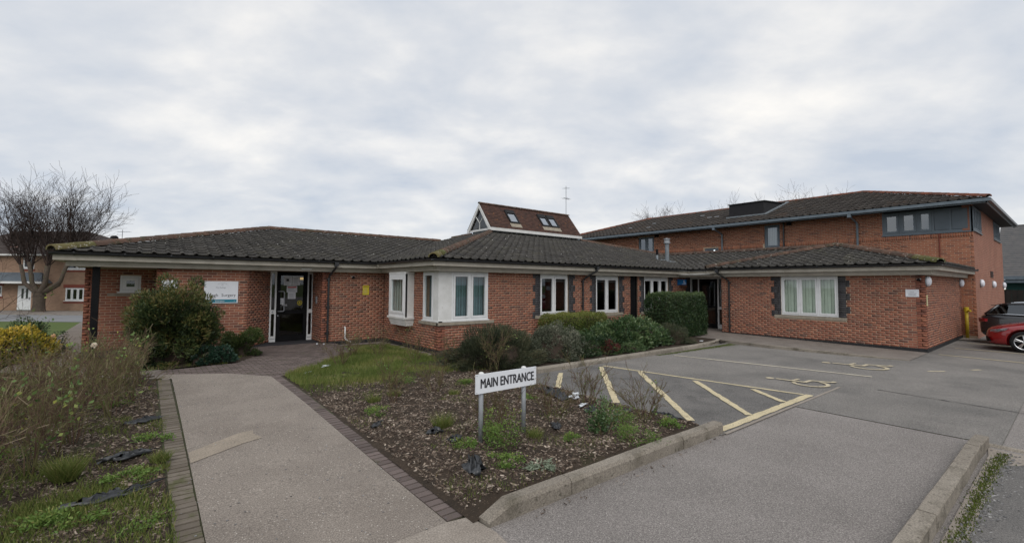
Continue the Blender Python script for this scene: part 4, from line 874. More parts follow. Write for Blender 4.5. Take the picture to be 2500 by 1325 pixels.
# roof lantern: a small steep gable with glazed triangle and skylights
lan = G(); lan.box(LX0+.05, LX1-.1, LY+.02, 19.58, ZL-.25, 4.66); lantern = lan.build('roof_lantern', 'lead', SG)
GX0, GX1, GYf, GYb, GYr, GZe, GZr = 12.92, 19.30, 17.76, 19.86, 18.81, 4.68, 5.97
q = G(); n = 15
for side, y0 in ((0, GYf), (1, GYb)):
    for k in range(n):
        t0, t1 = k/n, (k+1)/n+.01; ya, yb = y0+(GYr-y0)*t0, y0+(GYr-y0)*t1; za, zb = GZe+(GZr-GZe)*t0, GZe+(GZr-GZe)*t1; oy = (-1 if side == 0 else 1)*.022
        if side == 0:
            x = GX0-(k % 2)*.085
            while x < GX1:
                a, b = max(x, GX0), min(x+.166, GX1); x += .17
                if b-a > .02: q.hexa([(a, ya, za-.01), (b, ya, za-.01), (b, yb, zb), (a, yb, zb), (a, ya+oy, za+.012), (b, ya+oy, za+.012), (b, yb+oy*.2, zb+.008), (a, yb+oy*.2, zb+.008)], random.random())
        else: q.hexa([(GX0, ya, za-.01), (GX1, ya, za-.01), (GX1, yb, zb), (GX0, yb, zb), (GX0, ya+oy, za+.012), (GX1, ya+oy, za+.012), (GX1, yb+oy*.2, zb+.008), (GX0, yb+oy*.2, zb+.008)], random.random())
q.build('plain_tiling', 'plain_tile', lantern, kind='stuff')
ridge_line((GX0-.02, GYr, GZr), (GX1+.02, GYr, GZr), lantern, 'ridge', r=.09, lift=.03)
q = G(); q.box(GX0-.02, GX1+.02, GYf-.03, GYf+.02, GZe-.16, GZe-.012); q.build('lantern_fascia', 'white_paint', lantern)
q = G()    # barge boards
for y0 in (GYf, GYb):
    s_ = 1 if y0 < GYr else -1
    q.hexa([(GX0-.03, y0-.02*s_, GZe-.13), (GX0-.03, y0+.17*s_, GZe-.13), (GX0-.03, GYr, GZr-.235), (GX0-.03, GYr, GZr-.03), (GX0+.03, y0-.02*s_, GZe-.13), (GX0+.03, y0+.17*s_, GZe-.13), (GX0+.03, GYr, GZr-.235), (GX0+.03, GYr, GZr-.03)])
q.box(GX0+.02, GX0+.07, GYf+.12, GYb-.12, GZe-.12, GZe-.03)
q.tube([(GX0+.05, GYr, GZe-.05), (GX0+.05, GYr, GZe+.28)], .02, 6); q.tube([(GX0+.05, GYr, GZe+.28), (GX0+.05, GYr-.32, GZe+.62)], .02, 6); q.tube([(GX0+.05, GYr, GZe+.28), (GX0+.05, GYr+.32, GZe+.62)], .02, 6)
q.build('barge_board', 'white_paint', lantern)
q = G(); q.poly([(GX0+.06, GYf+.15, GZe-.05), (GX0+.06, GYb-.15, GZe-.05), (GX0+.06, GYr, GZr-.2)]); q.build('pane', 'glass_pane', lantern)
q = G(); q.poly([(GX1-.02, GYf, GZe-.1), (GX1-.02, GYb, GZe-.1), (GX1-.02, GYr, GZr-.03)]); q.build('end_board', 'white_paint', lantern)
def sk(x0, x1, t0, t1):
    def P(x, t, h): return (x, GYf+(GYr-GYf)*t-.77*h, GZe+(GZr-GZe)*t+.63*h)
    q = G()
    def bar(a, b, c, d, h0, h1): q.hexa([P(a, c, h0), P(b, c, h0), P(b, d, h0), P(a, d, h0), P(a, c, h1), P(b, c, h1), P(b, d, h1), P(a, d, h1)])
    bar(x0, x0+.06, t0, t1, 0, .09); bar(x1-.06, x1, t0, t1, 0, .09); bar(x0+.06, x1-.06, t0, t0+.05, 0, .088); bar(x0+.06, x1-.06, t1-.14, t1, 0, .10); w = q.build('skylight', 'black_clad', lantern)
    q = G(); q.poly([P(x0+.06, t0+.05, .06), P(x1-.06, t0+.05, .06), P(x1-.06, t1-.14, .06), P(x0+.06, t1-.14, .06)]); q.build('pane', 'glass_sky', w)
    q = G(); q.poly([P(x0-.05, t0-.16, .03), P(x1+.05, t0-.16, .03), P(x1+.05, t0, .035), P(x0-.05, t0, .035)]); q.build('flashing', 'stone', w)
sk(14.30, 14.92, .24, .80); sk(16.55, 17.12, .26, .80); sk(17.20, 17.78, .26, .80)
finish_bricks('S', 290)

# ------------------------------------------------------------------ two-storey block behind the right wing
TS = thing('two_storey_building', 'two-storey orange-red brick block with blue-grey gutters behind the right wing', 'building', (25.4, 10, 0))
XT, YT = 25.4, 2.58; FT = FX(XT)
to = [(2.6, 5.42, 4.15, 5.2), (9.62, 10.37, 3.88, 5.08), (17.1, 18.26, 3.95, 5.05), (12.86, 13.68, 3.5, 4.06)]
tw = wall_solid(FT, YT, 25.0, -.3, 5.18, to, 'wall', TS, th=.3)
sold = [(YT, 25, 3.895, 4.12)]
lst = lay(YT, 25.0, .005, 52, to, 0)+lay(YT, 25.0, 4.125, 14, to, 1)
lst = [b for b in lst if b[3] > 2.55 or b[0] < 3.3]
y = YT
sl_ = []
while y < 19.5:
    if not any(o[0]-.02 < y < o[1]+.02 and o[2] < 4.1 and o[3] > 3.95 for o in to): sl_.append((y+.005, y+.07, 3.90, 4.115))
    y += .075
add_bricks('T', FT, lst+sl_, 'brick_orange', tw); finish_bricks('T', 280)
g = G(); FS = FY(YT)
for a, b, z0, z1 in ((XT+.001, 25.7, -.3, 5.18), (27.7, 32.2, -.3, 5.18), (34.8, 35.9, -.3, 4.25), (25.7, 27.7, -.3, 4.15), (32.2, 34.8, -.3, 4.25)): g.fbox(FS, a, b, -.3, .004, z0, z1)
g.build('side_wall', 'brick_side', TS)
g = G(); g.box(35.6, 35.9, YT+.3, 25, -.3, 5.18); g.box(25.4, 35.9, 24.9, 25.1, -.3, 5.18); g.build('rear_wall', 'brick_back', TS)
g = G(); g.box(25.75, 35.6, 2.9, 24.9, 2.7, 2.85); g.box(25.75, 35.6, 2.9, 24.9, 5.19, 5.22); g.box(28, 28.1, 2.9, 24.9, 2.85, 5.2); g.build('floor', 'interior', TS)
g = G(); g.fbox(FS, 32.28, 32.33, 0, .004, -.1, 4.25); g.build('movement_joint', 'gutter', TS)
FB = 'frame_blue'
window(TS, FT, 2.6, 5.42, 4.15, 5.12, [.215, .405, .585, .79], back=.0, m=FB, gm='glass_grey', fw=.07, sw=.085, panel=(0, 1), blind=None)
g = G(); g.fbox(FT, 2.72, 3.17, -.06, .002, 4.25, 5.06); g.fbox(FT, 3.25, 3.70, -.06, .002, 4.25, 5.06); g.build('infill_panel', 'panel_blue', TS)
g = G(); g.fbox(FT, 2.575, 5.45, -.05, .04, 4.10, 4.15); g.build('sill', FB, TS)
window(TS, FS, 25.40, 27.7, 4.15, 5.12, [.2, .4, .6, .8], back=-.02, m=FB, gm='glass_grey', fw=.07, sw=.04); window(TS, FS, 32.2, 34.8, 4.25, 5.12, [.25, .5, .75], back=-.02, m=FB, gm='glass_grey', fw=.07, sw=.04)
g = G(); g.fbox(FS, 25.36, 27.75, -.05, .06, 4.11, 4.15); g.build('sill', 'lead', TS); g = G(); g.fbox(FS, 32.15, 34.9, -.05, .06, 4.21, 4.25); g.build('sill', 'lead', TS)
window(TS, FT, 9.62, 10.37, 3.88, 5.08, [], back=.03, m=FB, gm='glass_grey', fw=.06, sw=.07, blind='blind_green')
window(TS, FT, 17.1, 18.26, 3.95, 5.05, [.5], back=.03, m=FB, gm='glass_grey', fw=.06, sw=.06)
w = window(TS, FT, 12.86, 13.68, 3.5, 4.06, [], back=.03, m=FB, gm='glass_pane', fw=.06, sw=.05, blind='blind_dark')
g = G(); g.lathe((25.5, 13.15, 3.90), [(0, .05), (.05, .03), (.06, 0)], (-1, 0, 0), 10); g.build('ceiling_lamp', 'lamp_cool', w)
# eaves
ZT = 5.25
g = G(); g.box(24.72, XT+.2, 2.14, 25.1, 5.17, 5.20); g.box(XT+.2, 36.3, 2.14, YT+.3, 5.171, 5.2005); g.build('soffit', 'black_clad', TS)
g = G(); g.box(24.68, 24.72, 2.10, 25.1, 5.10, 5.25); g.box(24.68, 36.3, 2.10, 2.14, 5.10, 5.25); g.build('fascia_board', 'gutter_blue', TS)
g = G(); g.box(24.55, 24.68, 2.0, 25.1, 5.15, 5.27); g.build('gutter', 'gutter_blue', TS); g = G(); g.box(24.68, 36.35, 1.99, 2.10, 5.15, 5.27); g.build('gutter', 'gutter', TS)
for y_, m in ((12.62, 'gutter_blue'), (6.32, 'gutter_blue')):
    q = G(); q.tube([FT.P(y_+.1, .78, 5.16), FT.P(y_+.1, .75, 5.05), FT.P(y_+.03, .1, 4.85), FT.P(y_, .06, 4.75), FT.P(y_, .06, 2.8)], .045, 8)
    q.fbox(FT, y_+.03, y_+.17, .68, .84, 5.0, 5.16); q.build('downpipe', m, TS)
q = G(); q.tube([FT.P(9.42, .05, 5.15), FT.P(9.42, .05, 2.9)], .04, 8); q.build('downpipe', 'gutter', TS)
q = G(); q.tube([FT.P(3.57, .03, 4.1), FT.P(3.57, .03, 2.7)], .02, 6); q.build('cable_pipe', 'red_band', TS)
for y_ in (9.05, 16.75): q = G(); q.fbox(FT, y_, y_+.2, 0, .15, 4.98, 5.12); q.build('vent_box', 'black', TS)
q = G()
for k in range(6): q.fbox(FS, 30.2, 31.2, 0, .03, 2.36+k*.05, 2.385+k*.05)
q.build('vent_grille', 'gutter', TS)
TA = (29.57, 7.05); TB = (29.57, 20.1); PTT = (6.87-ZT)/(29.57-24.62); ZA = 6.87
g = G(); g.poly([(36.3, 2.05, ZT), (36.3, 25.1, ZT), (*TB, ZA), (*TA, ZA)]); g.poly([(24.62, 25.1, ZT), (*TB, ZA), (36.3, 25.1, ZT)]); g.poly([(24.62, 2.05, ZT-.02), (36.3, 2.05, ZT-.02), (36.3, 25.1, ZT-.02), (24.62, 25.1, ZT-.02)])
troof = g.build('roof', 'deck', TS)
tile_slope('T', Slope((24.58, 25.1), (0, -1), (1, 0), ZT+.02, PTT, [(24.58, 2.05), (24.58, 25.1), TB, TA]), troof, 'tile_old', holes=())
g = G(); g.poly([(24.6, 2.0, ZT+.03), (36.35, 2.0, ZT+.03), (*TA, ZA)]); g.build('end_slope', 'tile_old', troof)
finish_tiles('T', 280)
ridge_line((24.55, 2.05, ZT+.06), (*TA, ZA+.04), troof, 'ridge_new', r=.12); ridge_line((*TA, ZA+.04), (*TB, ZA+.04), troof, 'ridge_new', r=.11); ridge_line((24.58, 25.08, ZT+.06), (*TB, ZA+.04), troof, 'ridge_new')
for yy, t in ((17.9, .45), (17.5, .2), (14.9, .62), (13.9, .42), (13.45, .42), (19.3, .3)):
    q = G(); x = 24.58+4.99*t; zq = ZT+.02+PTT*(x-24.58)+.09; q.hexa([(x, yy, zq), (x+.05, yy, zq+.02), (x+.05, yy+.28, zq+.02), (x, yy+.28, zq), (x, yy, zq+.02), (x+.05, yy, zq+.04), (x+.05, yy+.28, zq+.04), (x, yy+.28, zq+.02)]); q.build('roof_clip', 'metal_grey', troof)
# dark clad plant dormer
def rz(x): return ZT+.02+PTT*(x-24.58)
g = G(); g.hexa([(26.0, 10.62, rz(26)-.05), (26.0, 12.5, rz(26)-.05), (28.6, 12.5, rz(28.6)-.05), (28.6, 10.62, rz(28.6)-.05), (26.0, 10.62, 6.50), (26.0, 12.5, 6.50), (28.6, 12.5, rz(28.6)+.05), (28.6, 10.62, rz(28.6)+.05)]); dm = g.build('dormer', 'black_clad', troof)
g = G(); g.hexa([(25.95, 10.55, 6.50), (25.95, 12.56, 6.50), (28.75, 12.56, rz(28.75)+.05), (28.75, 10.55, rz(28.75)+.05), (25.95, 10.55, 6.55), (25.95, 12.56, 6.55), (28.75, 12.56, rz(28.75)+.10), (28.75, 10.55, rz(28.75)+.10)]); g.build('dormer_top', 'black_clad', troof)
g = G(); g.box(25.86, 26.02, 10.5, 12.62, rz(25.9)+.05, rz(26)+.09); g.hexa([(26, 10.45, rz(26)+.05), (29.0, 10.45, rz(29)+.05), (29.0, 10.61, rz(29)+.05), (26, 10.61, rz(26)+.05), (26, 10.45, rz(26)+.1), (29.0, 10.45, rz(29)+.1), (29.0, 10.61, rz(29)+.1), (26, 10.61, rz(26)+.1)]); g.build('flashing', 'lead', troof)

# ------------------------------------------------------------------ signs, lamps and fittings on the walls
def board(name, label, cat, F, s0, s1, z0, z1, m, th=.02, o=.009, group=None):
    t = thing(name, label, cat, F.P((s0+s1)/2, o, z0), group); q = G(); q.fbox(F, s0, s1, o, o+th, z0, z1); q.build('panel', m, t); return t
t = board('surgery_sign', 'white and teal surgery name board beside the black entrance door, partly hidden by the juniper', 'sign', PE, 1.25, 2.07, 1.31, 1.93, 'sign_white')
oo = .0295
q = G(); q.fquad(PE, 1.26, 2.04, oo+.001, 1.33, 1.415); q.build('teal_band', 'teal', t)
text(t, 'Entrance', PE, 1.52, 1.35, .062, 'paper', oo+.003, bold=.001); text(t, 'Surgery', PE, 1.66, 1.50, .115, 'ink', oo+.002); text(t, 'ough', PE, 1.36, 1.50, .115, 'ink', oo+.002)
text(t, 'The Ridings', PE, 1.52, 1.735, .052, 'ink_soft', oo+.002);  text(t, '>', PE, 1.97, 1.355, .05, 'paper', oo+.003)
q = G()
for k in range(8):
    w = k*math.pi/4; q.poly([PE.P(1.68+.012*math.cos(w)+.004*math.sin(w), oo+.002, 1.835+.012*math.sin(w)-.004*math.cos(w)), PE.P(1.68+.032*math.cos(w), oo+.002, 1.835+.032*math.sin(w)), PE.P(1.68+.012*math.cos(w)-.004*math.sin(w), oo+.002, 1.835+.012*math.sin(w)+.004*math.cos(w))])
for k in range(14):
    a, b = math.pi*(.15+.7*k/14), math.pi*(.15+.7*(k+1)/14); q.poly([PE.P(1.68+.13*math.cos(x)*r_, oo+.002, 1.80+.085*math.sin(x)*r_) for x, r_ in ((a, 1), (b, 1), (b, .96), (a, .96))])
q.build('emblem', 'ink_soft', t)
t = board('small_white_sign', 'small white board high on the wall behind the top of the juniper', 'sign', PE, .31, .64, 1.55, 1.95, 'sign_white')
text(t, 'Open', PE, .36, 1.62, .08, 'ink_soft', oo+.002) if False else None
t = board('yellow_notice', 'small yellow caution notice on the brick wall left of the bay', 'notice', PE, 5.74, 5.96, 1.51, 1.83, 'yellow_sign', .006)
text(t, 'CAUTION', PE, 5.755, 1.775, .044, 'ink', .017, xs=.95, bold=.001)
q = G(); q.fquad(PE, 5.76, 5.94, .0165, 1.735, 1.74)
for z in (1.69, 1.66, 1.62, 1.59, 1.555): q.fquad(PE, 5.765, 5.93-random.uniform(0, .04), .0165, z, z+.008)
q.build('print', 'ink_soft', t)
F8 = FX(XE)
t = board('white_notice', 'small white printed notice on the right wing beside its corner lamp', 'notice', F8, 3.14, 3.46, 1.585, 1.815, 'sign_white', .006)
q = G()
for z, a in ((1.775, .02), (1.735, .1), (1.705, .04), (1.665, .06), (1.64, .05), (1.615, .07)): q.fquad(F8, 3.15+a, 3.45-a, .0165, z, z+.010)
q.build('print', 'ink_soft', t)
FSd = FY(YS); t = board('cream_strip_sign', 'narrow upright cream sign on the right wing side wall near its corner', 'sign', FSd, 18.78, 18.93, 1.31, 1.64, 'cream', .008)
q = G()
for z in np.arange(1.36, 1.6, .05): q.fquad(FSd, 18.80, 18.90, .0185, z, z+.018)
q.build('print', 'ink_soft', t)
t = thing('projecting_sign', 'blue sign with white symbol sticking out of the wall by the side door', 'sign', (18.95, 11.47, 1.95))
q = G(); q.box(18.86, 18.88, 11.05, 11.47, 1.93, 2.17); q.box(18.84, 18.90, 11.462, 11.472, 1.90, 2.2); q.build('panel', 'blue_sign', t)
F9 = FX(18.86); q = G()
def dot(F, s, z, r, o=.003, n=12): q.poly([F.P(s+r*math.cos(2*math.pi*k/n), o, z+r*math.sin(2*math.pi*k/n)) for k in range(n)])
dot(F9, 11.16, 2.12, .022); q.fquad(F9, 11.14, 11.18, .003, 2.02, 2.095); q.fquad(F9, 11.08, 11.16, .003, 2.01, 2.035); q.fquad(F9, 11.08, 11.25, .003, 1.955, 1.975); q.build('symbol', 'paper', t)
def bulkhead(F, s, z, label):
    t = thing('wall_lamp', label, 'lamp', F.P(s, 0, z), 'round wall lamps'); n = (*F.n, 0)
    q = G(); q.lathe(F.P(s, .008, z), [(.165, 0), (.165, .03), (.15, .035)], n, 22); q.build('base', 'metal_grey', t)
    q = G(); q.lathe(F.P(s, .03, z), [(.155, 0), (.155, .03), (.14, .065), (.10, .09), (.05, .102), (0, .105)], n, 22); q.build('diffuser', 'lamp_white', t, smooth=True)
bulkhead(FSd, 18.86, 2.07, 'round white lamp at the near corner of the right wing, above the cream strip sign')
bulkhead(FSd, 25.15, 2.06, 'round white lamp above the yellow pipe, at the far end of the right wing')
bulkhead(FY(YT), 26.75, 2.06, 'round white lamp on the two-storey side wall, nearest its corner')
bulkhead(FY(YT), 30.9, 2.04, 'round white lamp below the vent grille on the two-storey side wall')
bulkhead(FY(YT), 35.4, 2.02, 'farthest round white lamp on the two-storey side wall, above the black car')
def sensor(F, s, z, label):
    t = thing('security_sensor', label, 'sensor', F.P(s, 0, z), 'small sensors under the eaves'); q = G(); q.fbox(F, s-.05, s+.05, .008, .05, z, z+.045); q.build('bracket', 'white_paint', t)
    q = G(); q.lathe(F.P(s, .06, z-.04), [(0, 0), (.045, .01), (.05, .06), (.03, .08), (0, .085)], n=10); q.build('head', 'black', t)
sensor(PE, 5.40, 2.09, 'small dark sensor on the wall above the yellow notice'); sensor(F8, 3.13, 2.11, 'small dark sensor on the right wing beside its corner lamp')
t = thing('gas_pipe', 'upright yellow pipe where the right wing meets the two-storey block', 'pipe', (25.22, 2.85, -.1))
q = G(); q.tube([(25.22, 2.85, -.1), (25.22, 2.85, 1.0)], .055, 10); q.build('riser', 'yellow_post', t, smooth=True); q = G(); q.tube([(25.22, 2.85, .94), (25.22, 2.85, 1.12)], .08, 10); q.tube([(25.22, 2.85, .98), (25.1, 2.72, .98)], .04, 8); q.build('cap', 'yellow_post', t)
# ------------------------------------------------------------------ MAIN ENTRANCE sign on two posts
t = thing('entrance_sign', 'white MAIN ENTRANCE sign on two grey posts in the planting bed', 'sign', (3.58, 4.57, -.03)); FM = FY(4.56)
q = G(); q.fbox(FM, 3.10, 4.06, .0, .016, .575, .805); q.build('board', 'sign_white', t)
text(t, 'MAIN ENTRANCE', FM, 3.162, .640, .158, 'ink', .019, xs=.685, bold=.0040)
for x in (3.21, 3.885):
    q = G(); q.tube([(x, 4.592, -.08), (x, 4.592, .80)], .029, 12); q.build('post', 'metal_grey', t, smooth=True)
    q = G(); q.lathe((x, 4.592, .79), [(.032, 0), (.032, .02), (.02, .03), (0, .034)], n=12); q.build('post_cap', 'white_paint', t)
q = G()
for x in (3.115, 4.04):
    for z in (.59, .79): q.lathe(FM.P(x, .016, z), [(0, .003), (.006, .002), (.007, 0)], (0, -1, 0), 8)
q.build('screws', 'metal_grey', t)
# ------------------------------------------------------------------ aerials
def aerial(label, x, y, z0, z1, yag, ln=.5, az=.9, sc=1.0):
    t = thing('television_aerial', label, 'aerial', (x, y, z0)); q = G(); q.tube([(x, y, z0-.1), (x, y, z1)], .018*sc, 6); q.build('mast', 'metal_grey', t); d = Vector((math.cos(az), math.sin(az), 0)); s_ = Vector((-d.y, d.x, 0))
    for zc, L, e, tilt in yag:
        q = G(); a = Vector((x, y, zc)); q.tube([a-d*L*.4, a+d*L*.6+Vector((0, 0, tilt))], .012*sc, 5)
        for k in range(6):
            p = a+d*L*(-.4+k*.2)+Vector((0, 0, tilt*k*.2)); q.tube([p-s_*e*(1-.08*k), p+s_*e*(1-.08*k)], .006*sc, 4)
        q.build('antenna', 'metal_grey', t)
aerial('tall television aerial at the right end of the roof lantern', 19.12, 18.81, 5.95, 7.72, [(7.55, .55, .12, .10), (6.98, .6, .22, 0)], az=.2)
# ------------------------------------------------------------------ background houses, far buildings
HS = thing('tan_house', 'two-storey tan brick house with dark hipped roof across the street', 'house', (*hp(-39, HD), ZH)); FH = Face((fh[0]*HD, fh[1]*HD), rh, (-fh[0], -fh[1]))
def hs(px): return (px-1250)/1111*HD
def hz(y): return 1.88-(y-688)*HD/1111
WZ = hz(622); s0, s1 = hs(-150), hs(272)
hops = [(hs(162), hs(208), hz(733), hz(702)), (hs(160), hs(214), hz(657), hz(632)), (hs(55), hs(83), hz(655), hz(626)), (hs(46), hs(80), ZH, hz(697)), (hs(-25), hs(8), hz(722), hz(698))]
wall_solid(FH, s0, s1, ZH-.2, WZ, hops, 'wall', HS, 'brick_tan', th=.3)
g = G(); g.hexa([(*hp(s0, HD+.3), ZH), (*hp(s1, HD+.3), ZH), (*hp(s1, HD+8), ZH), (*hp(s0, HD+8), ZH), (*hp(s0, HD+.3), WZ), (*hp(s1, HD+.3), WZ), (*hp(s1, HD+8), WZ), (*hp(s0, HD+8), WZ)]) if False else None
for a, b, d0, d1 in ((s0, s0+.3, HD+.3, HD+8), (s1-.3, s1, HD+.3, HD+8), (s0, s1, HD+7.7, HD+8)):
    g = G(); g.hexa([(*hp(a, d0), ZH-.2), (*hp(b, d0), ZH-.2), (*hp(b, d1), ZH-.2), (*hp(a, d1), ZH-.2), (*hp(a, d0), WZ), (*hp(b, d0), WZ), (*hp(b, d1), WZ), (*hp(a, d1), WZ)]); g.build('wall', 'brick_tan', HS)
ov = .35; zr_ = 6.55; ra, rb = hs(35), hs(212); E4 = [(s0-ov, HD-ov), (s1+ov, HD-ov), (s1+ov, HD+8+ov), (s0-ov, HD+8+ov)]; rid = [(ra*1.105, HD+4), (rb*1.105, HD+4)]
g = G(); e3 = [(*hp(*p), WZ+.02) for p in E4]; r3 = [(*hp(*p), zr_) for p in rid]
g.poly([e3[0], e3[1], r3[1], r3[0]]); g.poly([e3[1], e3[2], r3[1]]); g.poly([e3[2], e3[3], r3[0], r3[1]]); g.poly([e3[3], e3[0], r3[0]]); g.poly([(p[0], p[1], WZ-.06) for p in e3]); hr = g.build('roof', 'house_roof', HS)
g = G(); g.fbox(FH, s0-ov, s1+ov, ov-.02, ov+.04, WZ-.09, WZ+.04); g.build('gutter', 'white_paint', HS)
for (a, b, z0, z1), sp_ in zip(hops[:3]+hops[4:], ([.34, .67], [.5], [.5], [.5])):
    w = window(HS, FH, a, b, z0, z1, sp_, back=.03, fw=.07, sw=.05, gm='glass_dark', blind='curtain')
    q = G(); q.fbox(FH, a-.15, b+.15, -.1, .02, z1+.005, z1+.28); q.build('brick_arch', 'red_band', w); q = G(); q.fbox(FH, a-.1, b+.1, -.1, .02, z0-.22, z0-.06); q.build('brick_band', 'red_band', w); q = G(); q.fbox(FH, a-.06, b+.06, -.1, .06, z0-.06, z0-.003); q.build('sill', 'white_paint', w)
a, b, z0, z1 = hops[3]; g = G(); g.fbox(FH, a, b, -.1, -.02, z0+.05, z1); hd = g.build('door', 'white_frame', HS)
for u in (.28, .60): q = G(); q.fbox(FH, a+(b-a)*u, a+(b-a)*(u+.16), -.025, -.014, z0+1.0, z1-.25); q.build('door_light', 'glass_dark', hd)
q = G(); q.fbox(FH, b-.16, b-.11, -.02, .04, z0+.9, z0+1.1); q.build('handle', 'metal_grey', hd)
ca, cb = hs(-40), hs(131); q = G(); q.hexa([FH.P(ca, .9, hz(691)), FH.P(cb, .9, hz(691)), FH.P(cb, 0, hz(691)), FH.P(ca, 0, hz(691)), FH.P(ca, .95, hz(687)), FH.P(cb, .95, hz(687)), FH.P(cb-.9, .02, hz(665)), FH.P(ca, .02, hz(665))]); pc = q.build('porch_canopy', 'porch_slate', HS)
q = G(); q.fbox(FH, ca, cb+.02, .9, .97, hz(692), hz(687)); q.build('canopy_fascia', 'white_paint', pc)
# a further house whose roof shows over the ridge
NB = thing('far_house', 'far house whose brown roof tip shows behind the left ridge', 'house', (*hp(-39, 60), ZH))
bs, be = -47, -42; g = G(); g.hexa([(*hp(-49, 58), ZH), (*hp(-41, 58), ZH), (*hp(-41, 66), ZH), (*hp(-49, 66), ZH), (*hp(-49, 58), 5.6), (*hp(-41, 58), 5.6), (*hp(-41, 66), 5.6), (*hp(-49, 66), 5.6)]); g.build('wall', 'brick_tan', NB)
g = G(); e3 = [(*hp(-49.3, 57.6), 5.6), (*hp(-40.7, 57.6), 5.6), (*hp(-40.7, 66.4), 5.6), (*hp(-49.3, 66.4), 5.6)]; r3 = [(*hp(-46.7, 62), 8.22), (*hp(-45.2, 62), 8.22)]
g.poly([e3[0], e3[1], r3[1], r3[0]]); g.poly([e3[1], e3[2], r3[1]]); g.poly([e3[2], e3[3], r3[0], r3[1]]); g.poly([e3[3], e3[0], r3[0]]); nr = g.build('roof', 'house_roof', NB); q = G(); q.tube([(*hp(-46.2, 61.8), 8.1), (*hp(-45.3, 61.8), 8.1)], .22, 6); q.build('ridge_vent', 'ridge', nr)
t = thing('chimney_pot', 'black flue pot rising behind the left hip beside the bare tree', 'chimney', (*hp(-39.5, 45), 4)); c_ = hp(-39.48, 45); q = G(); q.lathe((*c_, 3.9), [(.36, 0), (.36, 2.3), (.30, 2.5), (.16, 2.6), (0, 2.62)], n=14); q.build('pot', 'black', t); q = G(); q.box(c_[0]-.8, c_[0]+.8, c_[1]-.6, c_[1]+.6, ZH, 4.6); q.build('stack', 'brick_tan', t)
aerial('thin television aerial beside the black flue pot', *hp(-38.7, 45), 4.0, 7.1, [(6.9, 1.2, .3, 0)], az=-.6, sc=1.6); aerial('low television aerial just above the left roof ridge', *hp(-33.9, 60), 7.0, 9.35, [(9.2, 2.6, .4, 0)], az=-.65, sc=1.8)
RB = thing('slate_roofed_hall', 'low hall with a big grey slate roof and green wall at the far right', 'building', (48, 0, 0))
g = G(); g.box(48.6, 60, -20, 3.4, -.3, 2.6); g.build('wall', 'hoarding', RB); g = G(); rows = 24
for k in range(rows):
    t0, t1 = k/rows, (k+1)/rows+.01; g.hexa([(48+6*t0, -21, 2.68+4.1*t0-.03), (48+6*t0, 3.9, 2.68+4.1*t0-.03), (48+6*t1, 3.9, 2.68+4.1*t1), (48+6*t1, -21, 2.68+4.1*t1), (48+6*t0, -21, 2.68+4.1*t0+.05), (48+6*t0, 3.9, 2.68+4.1*t0+.05), (48+6*t1, 3.9, 2.68+4.1*t1+.02), (48+6*t1, -21, 2.68+4.1*t1+.02)], random.random())
rr_ = g.build('roof', 'slate', RB); g = G(); g.box(54, 54.2, -21, 3.9, 6.65, 6.9); g.build('ridge', 'gutter', rr_); g = G(); g.box(54.2, 60, -21, 3.9, 2.6, 6.6); g.build('rear_roof', 'slate', RB)
g = G(); g.box(47.85, 48.02, -21, 4.0, 2.48, 2.72); g.box(47.95, 48.6, -21, 4.0, 2.25, 2.46); g.build('gutter', 'gutter_blue', RB)
t = thing('dark_fence', 'dark close-boarded fence beyond the black car', 'fence', (44, 0, 0))
for k in range(40):
    y = -6+k*.26
    if -2 < y < 4.6: q = G(); q.box(44+.02*(k % 2), 44.04+.02*(k % 2), y, y+.25, -.2, 1.75); q.build('board', 'fence_dark', t)
for y in (-2, .5, 3.0): q = G(); q.box(44.06, 44.16, y, y+.1, -.2, 1.8); q.build('post', 'fence_dark', t)

